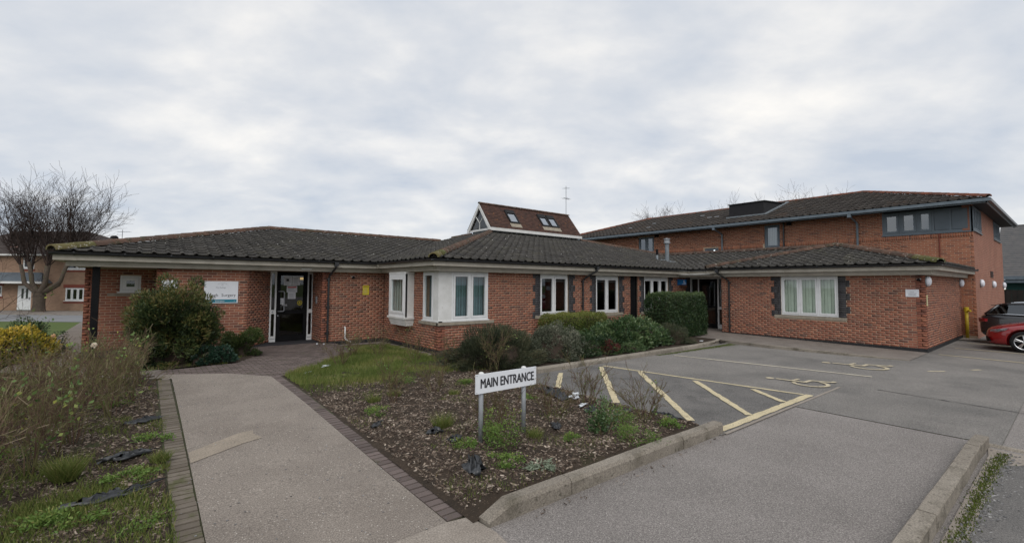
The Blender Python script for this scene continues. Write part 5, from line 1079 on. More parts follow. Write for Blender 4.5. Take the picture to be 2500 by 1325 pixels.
# ------------------------------------------------------------------ cars
def car(name, label, X0, Y0, flip, paint, prof):
    """built along u (0 = nose) and v (0 = centre line); X0 centre line, Y0 nose or tail line; flip: nose towards +Y"""
    t = thing(name, label, 'car', (X0, Y0-2.1, ZC)); L = prof['L']; W = prof['W']/2
    def P(u, v, z): return (X0+(-v if flip else v), Y0-u if flip else Y0-(L-u), ZC+z)
    st = prof['st']; q = G(); rows = []
    for u, zb, zs, zt, w, wt in st:      # bottom, shoulder, bonnet/belt height, half width, half width at the top
        rows.append([(u, w*.80, zb), (u, w*.97, zb+.06), (u, w, zb+(zs-zb)*.45), (u, w*.985, zs-.04), (u, w*.94, zs+.03), (u, wt, zt-.02), (u, wt*.62, zt+.015), (u, 0, zt+.03)])
    n = 8
    for s_ in (1, -1):
        vs = [P(u, v*s_, z) for r_ in rows for u, v, z in r_]; q.mesh(vs, [(i*n+j, i*n+j+1, (i+1)*n+j+1, (i+1)*n+j) for i in range(len(rows)-1) for j in range(n-1)])
        q.poly([P(*(a, b*s_, c)) for a, b, c in rows[0]]); q.poly([P(*(a, b*s_, c)) for a, b, c in rows[-1]])
        q.mesh([P(r_[0][0], r_[0][1]*s_, r_[0][2]) for r_ in rows]+[P(r_[0][0], 0, r_[0][2]) for r_ in rows], [(i, i+1, len(rows)+i+1, len(rows)+i) for i in range(len(rows)-1)])
    body = q.build('body', paint, t); me = body.data
    bm = bmesh.new(); bm.from_mesh(me); bmesh.ops.remove_doubles(bm, verts=bm.verts, dist=.002); bmesh.ops.recalc_face_normals(bm, faces=bm.faces); bm.to_mesh(me); bm.free()
    # wheel arches cut out of the sides
    cut = G()
    for u in prof['wh']:
        for s_ in (1, -1): cut.lathe(P(u, s_*(W+.2), .33), [(0, 0), (.385, 0), (.385, .47), (0, .47)], (1 if (s_ > 0) == flip else -1, 0, 0), 28)
    co = cut.build('arch_cutter', 'car_dark', t); cb_ = bmesh.new(); cb_.from_mesh(co.data); bmesh.ops.remove_doubles(cb_, verts=cb_.verts, dist=.0005); bmesh.ops.recalc_face_normals(cb_, faces=cb_.faces); cb_.to_mesh(co.data); cb_.free()
    sb = body.modifiers.new('smooth', 'SUBSURF'); sb.levels = 2; sb.render_levels = 2; b_ = body.modifiers.new('arches', 'BOOLEAN'); b_.operation = 'DIFFERENCE'; b_.object = co; b_.solver = 'EXACT'
    bpy.context.view_layer.update(); dg = bpy.context.evaluated_depsgraph_get(); nm = bpy.data.meshes.new_from_object(body.evaluated_get(dg)); body.modifiers.clear(); body.data = nm; bpy.data.objects.remove(co)
    nm.materials.clear(); nm.materials.append(MATS[paint])
    for p in nm.polygons: p.use_smooth = True; p.material_index = 0
    # cabin: glass house with painted roof and pillars
    c = prof['cab']; q = G(); rg = [[(u, w, zb), (u2, w2, zt)] for u, w, zb, u2, w2, zt in c]
    for s_ in (1, -1):
        vs = [P(u, v*s_, z) for r_ in rg for u, v, z in r_]; q.mesh(vs, [(i*2, i*2+1, i*2+3, i*2+2) for i in range(len(rg)-1)])
    a, b = rg[0], rg[-1]
    for e_ in (a, b): q.poly([P(e_[0][0], e_[0][1], e_[0][2]), P(e_[1][0], e_[1][1], e_[1][2]), P(e_[1][0], -e_[1][1], e_[1][2]), P(e_[0][0], -e_[0][1], e_[0][2])])
    q.build('window', 'car_glass', t); q = G()
    for i in range(len(rg)-1): q.poly([P(rg[i][1][0], rg[i][1][1], rg[i][1][2]), P(rg[i+1][1][0], rg[i+1][1][1], rg[i+1][1][2]), P(rg[i+1][1][0], -rg[i+1][1][1], rg[i+1][1][2]), P(rg[i][1][0], -rg[i][1][1], rg[i][1][2])])
    for s_ in (1, -1):
        for i in prof['pil']: (u, v, z), (u2, v2, z2) = rg[i]; q.tube([P(u, v*s_, z), P(u2, v2*s_, z2)], .045, 6)
        q.tube([P(r_[1][0], r_[1][1]*s_, r_[1][2]) for r_ in rg], .035, 6)
    q.build('cabin_roof', paint, t, smooth=True); q = G()
    for s_ in (1, -1): q.tube([P(r_[0][0], (r_[0][1]+.008)*s_, r_[0][2]+.01) for r_ in rg], .012, 5)
    q.build('window_trim', 'chrome', t)
    for u in prof['wh']:
        for s_ in (1, -1):
            ax = (-1 if (s_ > 0) == flip else 1, 0, 0); wp = P(u, s_*(W-.225), .325)
            q = G(); q.lathe(wp, [(.215, 0), (.30, 0), (.325, .03), (.325, .18), (.305, .215), (.235, .22), (.225, .19)], ax, 32); w = q.build('wheel', 'rubber', t, smooth=True)
            q = G(); q.lathe(wp, [(.232, .20), (.222, .215), (.205, .20), (.20, .08), (0, .08)], ax, 32); q.build('rim_barrel', 'car_dark', w)
            q = G(); q.lathe(wp, [(.235, .205), (.225, .222), (.212, .215), (.212, .20)], ax, 32); A = Vector(ax); e1 = Vector((0, 1, 0)); e2 = Vector((0, 0, 1)); C0 = Vector(wp)+A*.195
            for k in range(5):
                for dl in (-.13, .13):
                    w_ = 2*math.pi*k/5+.3+dl; dr = e1*math.cos(w_)+e2*math.sin(w_); w0 = 2*math.pi*k/5+.3+dl*.5; d0 = e1*math.cos(w0)+e2*math.sin(w0); q.tube([C0+d0*.04+A*.01, C0+dr*.215], [.020, .016], 6)
            q.lathe(wp, [(.05, .19), (.045, .22), (0, .222)], ax, 16); q.build('rim', 'alloy', w)
    return t, P
pr_red = dict(L=4.25, W=1.79, wh=(.86, 3.46), pil=(0, 2, 3), st=[(0, .24, .50, .58, .52, .40), (.06, .20, .58, .68, .70, .55), (.22, .18, .64, .76, .82, .62), (.55, .17, .70, .85, .88, .66), (.95, .17, .76, .92, .895, .68), (1.35, .17, .84, .98, .895, .70), (2.2, .17, .90, .99, .895, .72), (3.2, .17, .94, 1.02, .895, .72), (3.8, .19, .94, 1.02, .88, .70), (4.12, .24, .92, 1.0, .82, .64), (4.25, .34, .86, .92, .72, .5)],
              cab=[(1.30, .74, .98, 1.95, .60, 1.36), (2.3, .78, .98, 2.35, .62, 1.42), (2.75, .78, .99, 2.8, .62, 1.41), (3.5, .74, 1.01, 3.45, .58, 1.36), (4.05, .64, 1.0, 3.75, .54, 1.31)])
RC = (22.02, 2.0); t, P = car('red_car', 'red hatchback parked nose-in beside the right wing, its front in view', RC[0], RC[1], True, 'car_red', pr_red)
for s_ in (1, -1):
    q = G(); pts = [(.10, .60, .60), (.14, .69, .665), (.30, .80, .70), (.50, .845, .735), (.44, .85, .665), (.28, .82, .60), (.14, .70, .575)]
    q.poly([P(u-.012, (v+.016)*s_, z) for u, v, z in pts]); q.poly([P(u+.08, (v-.06)*s_, z) for u, v, z in pts]); n_ = len(pts)
    q.mesh([P(u-.012, (v+.016)*s_, z) for u, v, z in pts]+[P(u+.08, (v-.06)*s_, z) for u, v, z in pts], [(i, (i+1) % n_, n_+(i+1) % n_, n_+i) for i in range(n_)]); q.build('headlight', 'headlight', t)
    q = G(); pts = [(.03, .50, .28), (.05, .66, .27), (.16, .80, .30), (.10, .76, .42), (.03, .62, .44), (.01, .50, .43)]; q.poly([P(u-.015, (v+.012)*s_, z) for u, v, z in pts]); q.build('air_intake', 'car_dark', t)
    q = G(); q.hexa([P(1.62, .84*s_, .98), P(1.80, .84*s_, .98), P(1.80, 1.02*s_, 1.0), P(1.66, 1.02*s_, 1.0), P(1.64, .84*s_, 1.10), P(1.80, .84*s_, 1.10), P(1.80, 1.0*s_, 1.12), P(1.68, 1.0*s_, 1.12)]); q.build('mirror', 'car_red', t)
q = G(); q.poly([P(-.006, -.42, .30), P(-.006, .42, .30), P(.0, .46, .52), P(.0, -.46, .52)]); q.build('grille', 'car_dark', t)
pr_blk = dict(L=4.3, W=1.82, wh=(.86, 3.5), pil=(0, 2, 4), st=[(0, .24, .50, .58, .52, .40), (.10, .2, .62, .72, .76, .60), (.5, .18, .72, .88, .88, .66), (1.1, .18, .82, .98, .905, .70), (2.2, .18, .92, 1.03, .91, .74), (3.2, .18, .98, 1.07, .91, .75), (3.8, .2, .99, 1.09, .90, .74), (4.15, .26, .97, 1.06, .84, .68), (4.3, .36, .90, .98, .74, .58)],
              cab=[(1.28, .76, 1.0, 1.95, .62, 1.42), (2.3, .80, 1.03, 2.35, .64, 1.48), (2.8, .80, 1.05, 2.85, .64, 1.47), (3.6, .77, 1.07, 3.55, .62, 1.43), (4.15, .68, 1.05, 3.8, .58, 1.39)])
t, P = car('black_car', 'black hatchback parked beyond the red car, its rear towards the wall', 24.3, 2.35, False, 'car_black', pr_blk)
for s_ in (1, -1):
    q = G(); pts = [(4.12, .855, .90), (4.25, .76, .93), (4.295, .66, .91), (4.295, .62, .80), (4.26, .74, .76), (4.12, .86, .80)]; q.poly([P(u+.02, (v+.02)*s_, z) for u, v, z in pts]); q.poly([P(u-.08, (v-.05)*s_, z) for u, v, z in pts]); n_ = len(pts)
    q.mesh([P(u+.02, (v+.02)*s_, z) for u, v, z in pts]+[P(u-.08, (v-.05)*s_, z) for u, v, z in pts], [(i, (i+1) % n_, n_+(i+1) % n_, n_+i) for i in range(n_)]); q.build('tail_light', 'taillight', t)
q = G(); q.hexa([P(3.75, -.56, 1.38), P(4.0, -.52, 1.36), P(4.0, .52, 1.36), P(3.75, .56, 1.38), P(3.75, -.56, 1.41), P(4.0, -.52, 1.385), P(4.0, .52, 1.385), P(3.75, .56, 1.41)]); q.build('spoiler', 'car_black', t)
for s_ in (1, -1): q = G(); q.tube([P(1.9, .6*s_, 1.50), P(2.8, .62*s_, 1.52), P(3.5, .6*s_, 1.47)], .015, 6); q.build('roof_rail', 'chrome', t)

# ------------------------------------------------------------------ plants
def unit(v): return v/np.maximum(np.linalg.norm(v, axis=-1, keepdims=True), 1e-9)
def leaves_mesh(name, C, A, ln, wd, tint, parent, m, fold=None):
    """leaf-shaped quads at C, long axis A"""
    n = len(C); A = unit(A); B = unit(np.cross(A, unit(rng.normal(size=(n, 3))))); ln = np.broadcast_to(ln, n)[:, None]; wd = np.broadcast_to(wd, n)[:, None]
    V = np.stack([C-A*ln*.5, C+B*wd*.5, C+A*ln*.5, C-B*wd*.5], 1).reshape(-1, 3)-ROOT[parent]; F_ = np.arange(4*n).reshape(n, 4)
    return add(name, npmesh(name, V, F_, np.clip(tint, 0, 1)), m, parent)
def segs_mesh(name, S, parent, m, tint=None):
    S = np.array(S, float); p, q, r0_, r1_ = S[:, 0:3], S[:, 3:6], S[:, 6], S[:, 7]; d = unit(q-p); up = np.where(np.abs(d[:, 2:3]) < .9, np.array([[0, 0, 1.]]), np.array([[1., 0, 0]])); a = unit(np.cross(d, up)); b = np.cross(d, a); n = len(S); V = np.zeros((n, 6, 3))
    for k in range(3):
        w = 2*math.pi*k/3; e_ = a*math.cos(w)+b*math.sin(w); V[:, k] = p+e_*r0_[:, None]; V[:, 3+k] = q+e_*r1_[:, None]
    I = (np.arange(n)*6)[:, None]; F_ = np.concatenate([I+np.array([[0, 1, 4, 3]]), I+np.array([[1, 2, 5, 4]]), I+np.array([[2, 0, 3, 5]])])
    if tint is None: tint = rng.random(n)
    return add(name, npmesh(name, V.reshape(-1, 3)-ROOT[parent], F_, np.tile(tint, 3)), m, parent)
def rdir(s=1): return rng.normal(size=3)*s
def branch(S, p, d, L, r, lev, kids=3, curl=.25, up=.15, n=4, shrink=.55, ang=.7, tips=None, rmin=.0022):
    p = np.array(p, float); d = np.array(d, float); d /= np.linalg.norm(d); st = L/n
    for i in range(n):
        d2 = d+rdir(curl/n*1.6)+np.array([0, 0, up/n]); d2 /= np.linalg.norm(d2); q = p+d2*st; ra = max(rmin, r*(1-.7*i/n)); rb = max(rmin, r*(1-.7*(i+1)/n)); S.append((*p, *q, ra, rb))
        if lev > 0 and i >= (1 if lev > 1 else 0):
            for _ in range(kids if random.random() < .8 else kids-1):
                s_ = rdir(); s_ -= d2*s_.dot(d2); s_ /= np.linalg.norm(s_)+1e-9; t_ = random.random(); branch(S, p+d2*st*t_, d2*math.cos(ang)+s_*math.sin(ang), L*shrink*random.uniform(.6, 1.15), rb*.62, lev-1, kids, curl, up, max(2, n-1), shrink, ang, tips, rmin)
        p, d = q, d2
    if tips is not None: tips.append((p, d))
def lobes_of(kind, c, r, n, seed, lob=(.16, .30)):
    """centres and radii of the leaf clumps over a shrub's form"""
    g_ = np.random.default_rng(seed); c = np.array(c); out = []
    for i in range(n):
        if kind == 'box':
            f = g_.integers(0, 5); p = g_.uniform(-1, 1, 3); ax_ = (0, 0, 1, 1, 2)[f]; p[ax_] = (-1, 1, -1, 1, 1)[f]; p *= np.array([.92, .92, .92]); p[2] = p[2]*.5+.5
            out.append((c+p*np.array([r[0], r[1], r[2]]), g_.uniform(.10, .18)*min(r[0], r[2])*1.6))
        else:
            d = unit(g_.normal(size=3)); d[2] = abs(d[2])*1.05-.12
            if kind == 'rough': d = np.sign(d)*np.abs(d)**.6; d = d/(np.sum(np.abs(d)**3.2)**(1/3.2))
            if True:
                pass
            k = g_.uniform(.62, .98) if kind == 'dome' else g_.uniform(.5, 1.05)
            out.append((c+d*np.array(r)*k, g_.uniform(*lob)*(r[0]+r[2])/2))
    return out
def shrub(name, label, cat, loc, r, m, n=9000, nl=45, ln=.05, wd=.025, kind='dome', spray=0.0, upb=.3, seed=1, core=.62, group=None, stems=True, tb=None, lob=(.16, .30), lv=.30):
    t = thing(name, label, cat, loc, group); r = np.array(r, float); L = lobes_of(kind, np.array(loc), r, nl, seed, lob); g_ = np.random.default_rng(seed+100); wts = np.array([q[1]**2 for q in L]); idx = g_.choice(len(L), n, p=wts/wts.sum())
    lc = np.array([q[0] for q in L]); lr = np.array([q[1] for q in L]); lt = g_.uniform(-lv, lv, len(L)); d = unit(g_.normal(size=(n, 3))); rad = lr[idx]*g_.uniform(.45, 1.12, n)**.6; C = lc[idx]+d*rad[:, None]
    C[:, 2] = np.maximum(C[:, 2], loc[2]+.02+g_.random(n)*.06); out = unit((C-np.array(loc)-np.array([0, 0, r[2]*.15]))/r); A = d*.55+out*.55+g_.normal(size=(n, 3))*.45+np.array([0, 0, upb])
    if kind == 'box':
        f = g_.choice(5, n, p=np.array([r[1]*r[2], r[1]*r[2], r[0]*r[2], r[0]*r[2], r[0]*r[1]*1.3])/(2*r[1]*r[2]+2*r[0]*r[2]+1.3*r[0]*r[1])); U = g_.uniform(-1, 1, (n, 3)); axs = np.array([0, 0, 1, 1, 2])[f]; sg = np.array([-1, 1, -1, 1, 1])[f]; U[np.arange(n), axs] = sg
        U = np.sign(U)*np.abs(U)**1.0; hh = (U[:, 2]*.5+.5); rnd = 1-.10*np.clip(np.abs(U[:, 0])-.8, 0, 1)*np.clip(hh-.8, 0, 1)*25
        nn = np.zeros((n, 3)); nn[np.arange(n), axs] = sg; wob = .045*np.sin(U[:, 0]*r[0]*6+seed)*np.cos(hh*r[2]*5+U[:, 1]*3)+g_.normal(0, .028, n)
        C = np.array(loc)+np.stack([U[:, 0]*r[0]*rnd, U[:, 1]*r[1]*rnd, hh*r[2]], 1)+nn*wob[:, None]; out = nn; A = nn*.5+g_.normal(size=(n, 3))*.6+np.array([0, 0, upb]); lt = np.array([.18*math.sin(k*2.399) for k in range(len(L))]); C[:, 2] = np.maximum(C[:, 2], loc[2]+.05)
    if spray: A = unit(out+np.array([0, 0, upb])+g_.normal(size=(n, 3))*.35)
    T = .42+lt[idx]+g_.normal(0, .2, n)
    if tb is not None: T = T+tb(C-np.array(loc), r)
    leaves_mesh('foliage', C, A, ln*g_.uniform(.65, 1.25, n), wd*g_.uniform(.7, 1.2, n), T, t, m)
    S = []
    for k in range(26):
        tgt = lc[g_.integers(len(L))]; p0 = np.array([loc[0]+g_.normal()*r[0]*.15, loc[1]+g_.normal()*r[1]*.15, loc[2]-.03]); mid = (p0+tgt)/2+g_.normal(size=3)*.06; S += [(*p0, *mid, .016, .011), (*mid, *tgt, .011, .004)]
        for _ in range(5): e_ = tgt+unit(g_.normal(size=3))*lr.mean()*1.05; S.append((*tgt, *e_, .004, .002))
    segs_mesh('branches', S, t, 'twig_dark')
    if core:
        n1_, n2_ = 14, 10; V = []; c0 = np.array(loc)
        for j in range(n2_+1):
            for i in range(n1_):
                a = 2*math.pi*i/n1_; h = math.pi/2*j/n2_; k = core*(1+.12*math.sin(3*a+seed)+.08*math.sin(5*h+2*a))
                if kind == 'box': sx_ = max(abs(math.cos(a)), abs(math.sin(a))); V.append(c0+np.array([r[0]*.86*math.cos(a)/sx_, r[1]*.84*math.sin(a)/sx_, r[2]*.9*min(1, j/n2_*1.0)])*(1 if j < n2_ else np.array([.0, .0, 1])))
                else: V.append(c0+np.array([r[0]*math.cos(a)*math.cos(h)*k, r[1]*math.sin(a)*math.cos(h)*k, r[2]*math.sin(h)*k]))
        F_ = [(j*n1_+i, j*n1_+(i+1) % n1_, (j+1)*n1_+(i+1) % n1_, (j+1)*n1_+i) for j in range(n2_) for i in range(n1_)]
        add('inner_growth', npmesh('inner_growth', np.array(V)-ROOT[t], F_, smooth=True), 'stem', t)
    return t
Z0 = -.02
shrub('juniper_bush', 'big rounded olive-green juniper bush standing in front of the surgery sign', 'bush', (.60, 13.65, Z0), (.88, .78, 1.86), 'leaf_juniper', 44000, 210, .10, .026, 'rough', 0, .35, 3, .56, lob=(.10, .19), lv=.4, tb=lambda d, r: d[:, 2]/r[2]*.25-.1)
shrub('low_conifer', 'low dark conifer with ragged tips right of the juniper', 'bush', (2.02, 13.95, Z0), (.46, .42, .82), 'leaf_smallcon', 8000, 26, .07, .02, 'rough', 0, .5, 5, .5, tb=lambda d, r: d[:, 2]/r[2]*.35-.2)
shrub('dark_shrub', 'low blackish-green leafy shrub at the foot of the juniper', 'bush', (1.25, 12.98, Z0), (.55, .35, .42), 'leaf_dark', 3500, 22, .065, .032, 'dome', 0, .2, 6, .6)
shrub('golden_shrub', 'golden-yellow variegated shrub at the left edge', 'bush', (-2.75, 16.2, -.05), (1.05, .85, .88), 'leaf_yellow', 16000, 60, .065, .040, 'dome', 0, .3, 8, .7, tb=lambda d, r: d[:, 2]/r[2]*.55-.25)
shrub('dark_green_shrub', 'dark green shrub just behind the golden shrub', 'bush', (-2.35, 17.6, -.06), (.75, .65, .92), 'leaf_hedge', 6000, 36, .05, .03, 'dome', 0, .3, 9, .65)
shrub('feathery_shrub', 'wide dark grey-green shrub with fine feathery twigs below the corner window', 'bush', (6.70, 8.95, Z0), (1.42, .92, .88), 'leaf_fine', 42000, 130, .12, .012, 'dome', 1, .5, 12, .60, lob=(.12, .22), lv=.35)
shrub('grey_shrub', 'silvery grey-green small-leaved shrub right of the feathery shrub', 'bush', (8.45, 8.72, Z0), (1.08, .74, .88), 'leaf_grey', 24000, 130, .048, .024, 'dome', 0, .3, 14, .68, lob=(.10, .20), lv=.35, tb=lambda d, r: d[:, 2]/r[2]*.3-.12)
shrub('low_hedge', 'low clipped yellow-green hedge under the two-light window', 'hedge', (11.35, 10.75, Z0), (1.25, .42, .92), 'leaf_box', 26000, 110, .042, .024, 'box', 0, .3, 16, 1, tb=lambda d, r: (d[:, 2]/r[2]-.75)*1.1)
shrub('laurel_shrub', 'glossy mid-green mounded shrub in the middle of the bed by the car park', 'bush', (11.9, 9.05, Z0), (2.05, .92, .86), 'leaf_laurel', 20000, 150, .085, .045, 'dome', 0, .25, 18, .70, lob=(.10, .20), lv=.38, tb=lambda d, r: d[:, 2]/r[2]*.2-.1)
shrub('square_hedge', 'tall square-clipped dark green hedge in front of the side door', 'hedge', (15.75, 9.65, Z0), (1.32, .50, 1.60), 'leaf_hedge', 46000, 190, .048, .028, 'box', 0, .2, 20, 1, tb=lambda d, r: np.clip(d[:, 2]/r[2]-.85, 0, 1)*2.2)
shrub('underplanting', 'long low dark-green planting running behind the bed kerb, linking the shrubs', 'bush', (9.7, 8.75, Z0), (3.1, .62, .50), 'leaf_hedge', 20000, 150, .05, .028, 'dome', 0, .25, 27, .6, lob=(.07, .14), lv=.35)
shrub('red_shrub', 'small crimson-leaved shrub by the bed kerb', 'bush', (10.15, 8.28, Z0), (.33, .26, .46), 'leaf_red', 2600, 16, .03, .014, 'dome', 0, .4, 22, .5)
shrub('arching_shrub', 'dark arching fine-leaved shrub at the foot of the square hedge', 'bush', (13.85, 8.62, Z0), (.85, .55, .62), 'leaf_fine', 12000, 60, .09, .010, 'dome', 1, .3, 24, .6)
shrub('creeping_shrub', 'low green creeping shrub between the red shrub and the kerb', 'bush', (10.95, 8.15, Z0), (.75, .2, .26), 'leaf_laurel', 2500, 26, .045, .024, 'dome', 0, .2, 25, .5)
shrub('trailing_shrub', 'mixed green growth filling the gap behind the small crimson shrub', 'bush', (9.75, 9.3, Z0), (.8, .75, .62), 'leaf_laurel', 7000, 46, .04, .022, 'dome', 0, .2, 26, .55)
# bare tree across the street, cut back to its limbs and shot up again
def bare_tree(label, base, limbs, shoots, H, spread, seed, trunk_r=.40, fork=1.5, name='bare_tree', tm='twig_dark', rmin=.0070):
    random.seed(seed); global rng; rng = np.random.default_rng(seed); t = thing(name, label, 'tree', base); b = np.array(base, float); q = G(); ptsr = [b+np.array([0, 0, z]) for z in (-.1, .15, .6, fork)]; q.tube([tuple(p) for p in ptsr], [trunk_r*1.25, trunk_r*1.02, trunk_r*.9, trunk_r*.95], 12, cap=False)
    heads = []
    for (s_, dz, dd_) in limbs:
        e_ = b+np.array([rh[0]*s_+fh[0]*dd_, rh[1]*s_+fh[1]*dd_, fork+dz]); m1 = b+np.array([0, 0, fork-.15]); mid = m1*.45+e_*.55+np.array([rh[0]*s_*.22, rh[1]*s_*.22, -.18*dz]); r_ = trunk_r*random.uniform(.42, .58); q.tube([tuple(m1), tuple(m1*.6+mid*.4), tuple(mid), tuple(e_)], [r_*1.25, r_, r_*.8, r_*.62], 9); heads.append((e_, r_*.6, s_))
    q.build('trunk', 'bark', t, smooth=True); S = []
    for e_, r_, s_ in heads:
        for k in range(shoots):
            lean = s_/max(spread, .1)*.5+random.uniform(-.36, .36); d = np.array([rh[0]*lean+fh[0]*random.uniform(-.4, .4), rh[1]*lean+fh[1]*random.uniform(-.4, .4), 1.0]); L = (H-(e_[2]-base[2]))*random.uniform(.65, 1.05)
            branch(S, e_-np.array([0, 0, .1]), d, L, .058*random.uniform(.6, 1.1)*(H/10), 2, 2, .42, .30, 7, .46, .66, rmin=rmin)
    segs_mesh('crown', S, t, tm); return t
random.seed(5)
tb_ = hp(hs(100)*35.8/HD, 35.8)
bare_tree('bare pollarded tree with many upright shoots in front of the tan house', (*tb_, ZH+.03), [(-1.0, 1.5, .3), (-.55, 2.4, -.4), (.1, 2.2, .5), (.75, 2.1, -.3), (1.75, 1.9, .2), (2.0, 2.6, .1), (-1.6, 2.2, 0)], 6, 9.3, 2.0, 31)
for i, (px_, D, top, w_, lab) in enumerate(((1600, 48, 505, .8, 'small bare tree top behind the left end of the two-storey roof'), (1775, 50, 492, .8, 'bare tree top just left of the dark dormer'), (1925, 52, 458, 1.3, 'widest bare tree top right of the dark dormer'))):
    h_ = (1.88+(697-top)*D/1111)*.90; x_, y_ = hp((px_-1250)/1111*D, D); bare_tree(lab, (x_, y_, -.2), [(-1.0*w_, 2.2, 0), (.2, 2.6, .4), (1.0*w_, 2.0, -.2), (1.8*w_, 1.6, .2)], 4, h_+.2, 2.4, 50+i, .25, 3.0)
random.seed(9); rng = np.random.default_rng(9)
def bush_stems(name, label, loc, n, H, r, lev=2, leaves=0, lm='leaf_rose', lean=.35, tm='twig', ll=.045, group=None, flowers=0, kids=2, cat='rose bush', tb=0.0, curl=.4):
    t = thing(name, label, cat, loc, group); S = []; tips = []
    for k in range(n):
        a = random.uniform(0, 6.283); d = np.array([math.cos(a)*lean*random.uniform(.2, 1.3), math.sin(a)*lean*random.uniform(.2, 1.3), 1]); p = np.array([loc[0]+math.cos(a)*.06*random.random()*n/6, loc[1]+math.sin(a)*.06*random.random()*n/6, loc[2]-.03]); branch(S, p, d, H*random.uniform(.55, 1.1), r*random.uniform(.7, 1.2), lev, kids, curl, .22, 4, .48, .5, tips)
    segs_mesh('stems', S, t, tm, np.clip(rng.random(len(S))*.9+tb, 0, 1))
    if leaves:
        C = []; A = []; T = []
        for _ in range(leaves):
            p, d = tips[random.randrange(len(tips))]
            for j in range(5): o_ = rdir(.035); C.append(p-d*random.uniform(0, .12)+o_); A.append(o_+np.array([0, 0, .01])); T.append(random.gauss(.5, .25))
        leaves_mesh('leaves', np.array(C), np.array(A), ll*rng.uniform(.7, 1.2, len(C)), ll*.62, np.array(T), t, lm)
    for k in range(flowers):
        p, d = tips[random.randrange(len(tips))]; n_ = 26; dv = unit(rng.normal(size=(n_, 3))); leaves_mesh('flower', p+np.array([0, 0, .03])+dv*.022, dv+np.array([0, 0, .8]), .035, .03, np.full(n_, random.random()), t, 'petal')
    return t
# the rose bed on the left: a thicket of pruned, mostly bare bushes
k = 0; lab = 'bare thorny rose bush in the tangled bed left of the path'
spots = [(-.35, 10.6), (-1.1, 10.9), (-1.9, 11.3), (-.05, 9.6), (-.75, 9.7), (-1.5, 9.9), (-2.2, 10.2), (-.35, 8.7), (-1.1, 8.75), (-1.8, 8.9), (-.62, 7.75), (-1.3, 7.75), (-1.95, 7.9), (-.85, 6.75), (-1.5, 6.7), (-1.05, 5.85), (-1.7, 5.75), (-.3, 11.3), (-1.25, 11.9), (-1.2, 5.0), (-1.15, 6.3), (-1.45, 7.2), (-.95, 8.2), (-1.5, 8.4), (-.45, 9.2), (-1.15, 9.3)]
for (x, y) in spots:
    bush_stems('rose_bush', lab, (x+random.uniform(-.1, .1), y+random.uniform(-.1, .1), -.04), random.randint(10, 14), random.uniform(.72, 1.02)*(.66 if (y > 9.5 and x < -.9) else 1), .0078, 2, random.choice([0, 3, 6, 9]), lean=.34, ll=.058, group='bare rose bushes in the left bed', tb=random.uniform(-.1, .15))
bush_stems('rose_bush', 'leafy rose shoot with a yellow bloom standing tall before the lawn', (-1.55, 11.2, -.04), 4, 1.25, .007, 1, 16, lean=.25, flowers=1, ll=.05)
bush_stems('rose_bush', 'rose shoots with fresh pale leaves in front of the porch post', (-.62, 11.6, -.04), 5, 1.15, .007, 1, 26, lean=.3, ll=.05)
bush_stems('rose_bush', 'arching rose with green leaves leaning towards the path before the juniper', (-.02, 11.0, -.04), 6, .85, .007, 1, 22, lean=.6, ll=.055)
bush_stems('rose_bush', 'rose with large round leaves and an orange bud in mid thicket', (-.72, 7.2, -.04), 5, 1.0, .007, 1, 16, lean=.4, flowers=1, ll=.062)
bush_stems('bare_shrub', 'reddish bare twiggy shrub at the far left before the street', (-3.95, 19.4, -.1), 12, 2.3, .014, 3, 40, 'leaf_brown', .5, 'twig_dark', .06, cat='shrub', kids=2)
# bare roses and weeds in the right bed
for x, y, n_, H_, lv, lb in ((4.05, 7.24, 7, .62, 0, 'thin bare rose left of the sign, nearest the lawn edge'), (3.52, 8.04, 6, .42, 5, 'short rose with a few green shoots beside the path edging'), (3.15, 7.0, 4, .38, 0, 'small crooked bare rose by the wood chips'), (5.62, 3.95, 8, .55, 4, 'bare branching rose at the front corner of the hatched strip'),
                             (5.60, 5.02, 10, .55, 3, 'dense bare rose at the edge of the hatched strip'), (4.75, 4.95, 9, .42, 0, 'low brown bare rose right of the sign'), (3.52, 4.75, 12, .58, 2, 'tangled dry rose between the two sign posts'), (6.02, 8.15, 9, .72, 8, 'grey twiggy shrub in front of the feathery shrub'),
                             (3.62, 10.9, 7, .55, 2, 'bare stems on the turf left of the bay'), (4.35, 12.2, 7, .62, 3, 'bare stems growing by the entrance paving'), (4.85, 11.7, 6, .6, 3, 'thin bare stems on the turf before the waste pipe'), (5.35, 10.6, 7, .62, 2, 'bare stems before the bay side wall'), (5.55, 9.3, 6, .6, 2, 'slender bare stems on the turf before the bay corner')):
    bush_stems('rose_bush', lb, (x, y, -.03), n_+3, H_*1.1, .0080, 2, lv, lean=.5, tb=.0 if y > 6 else -.05)
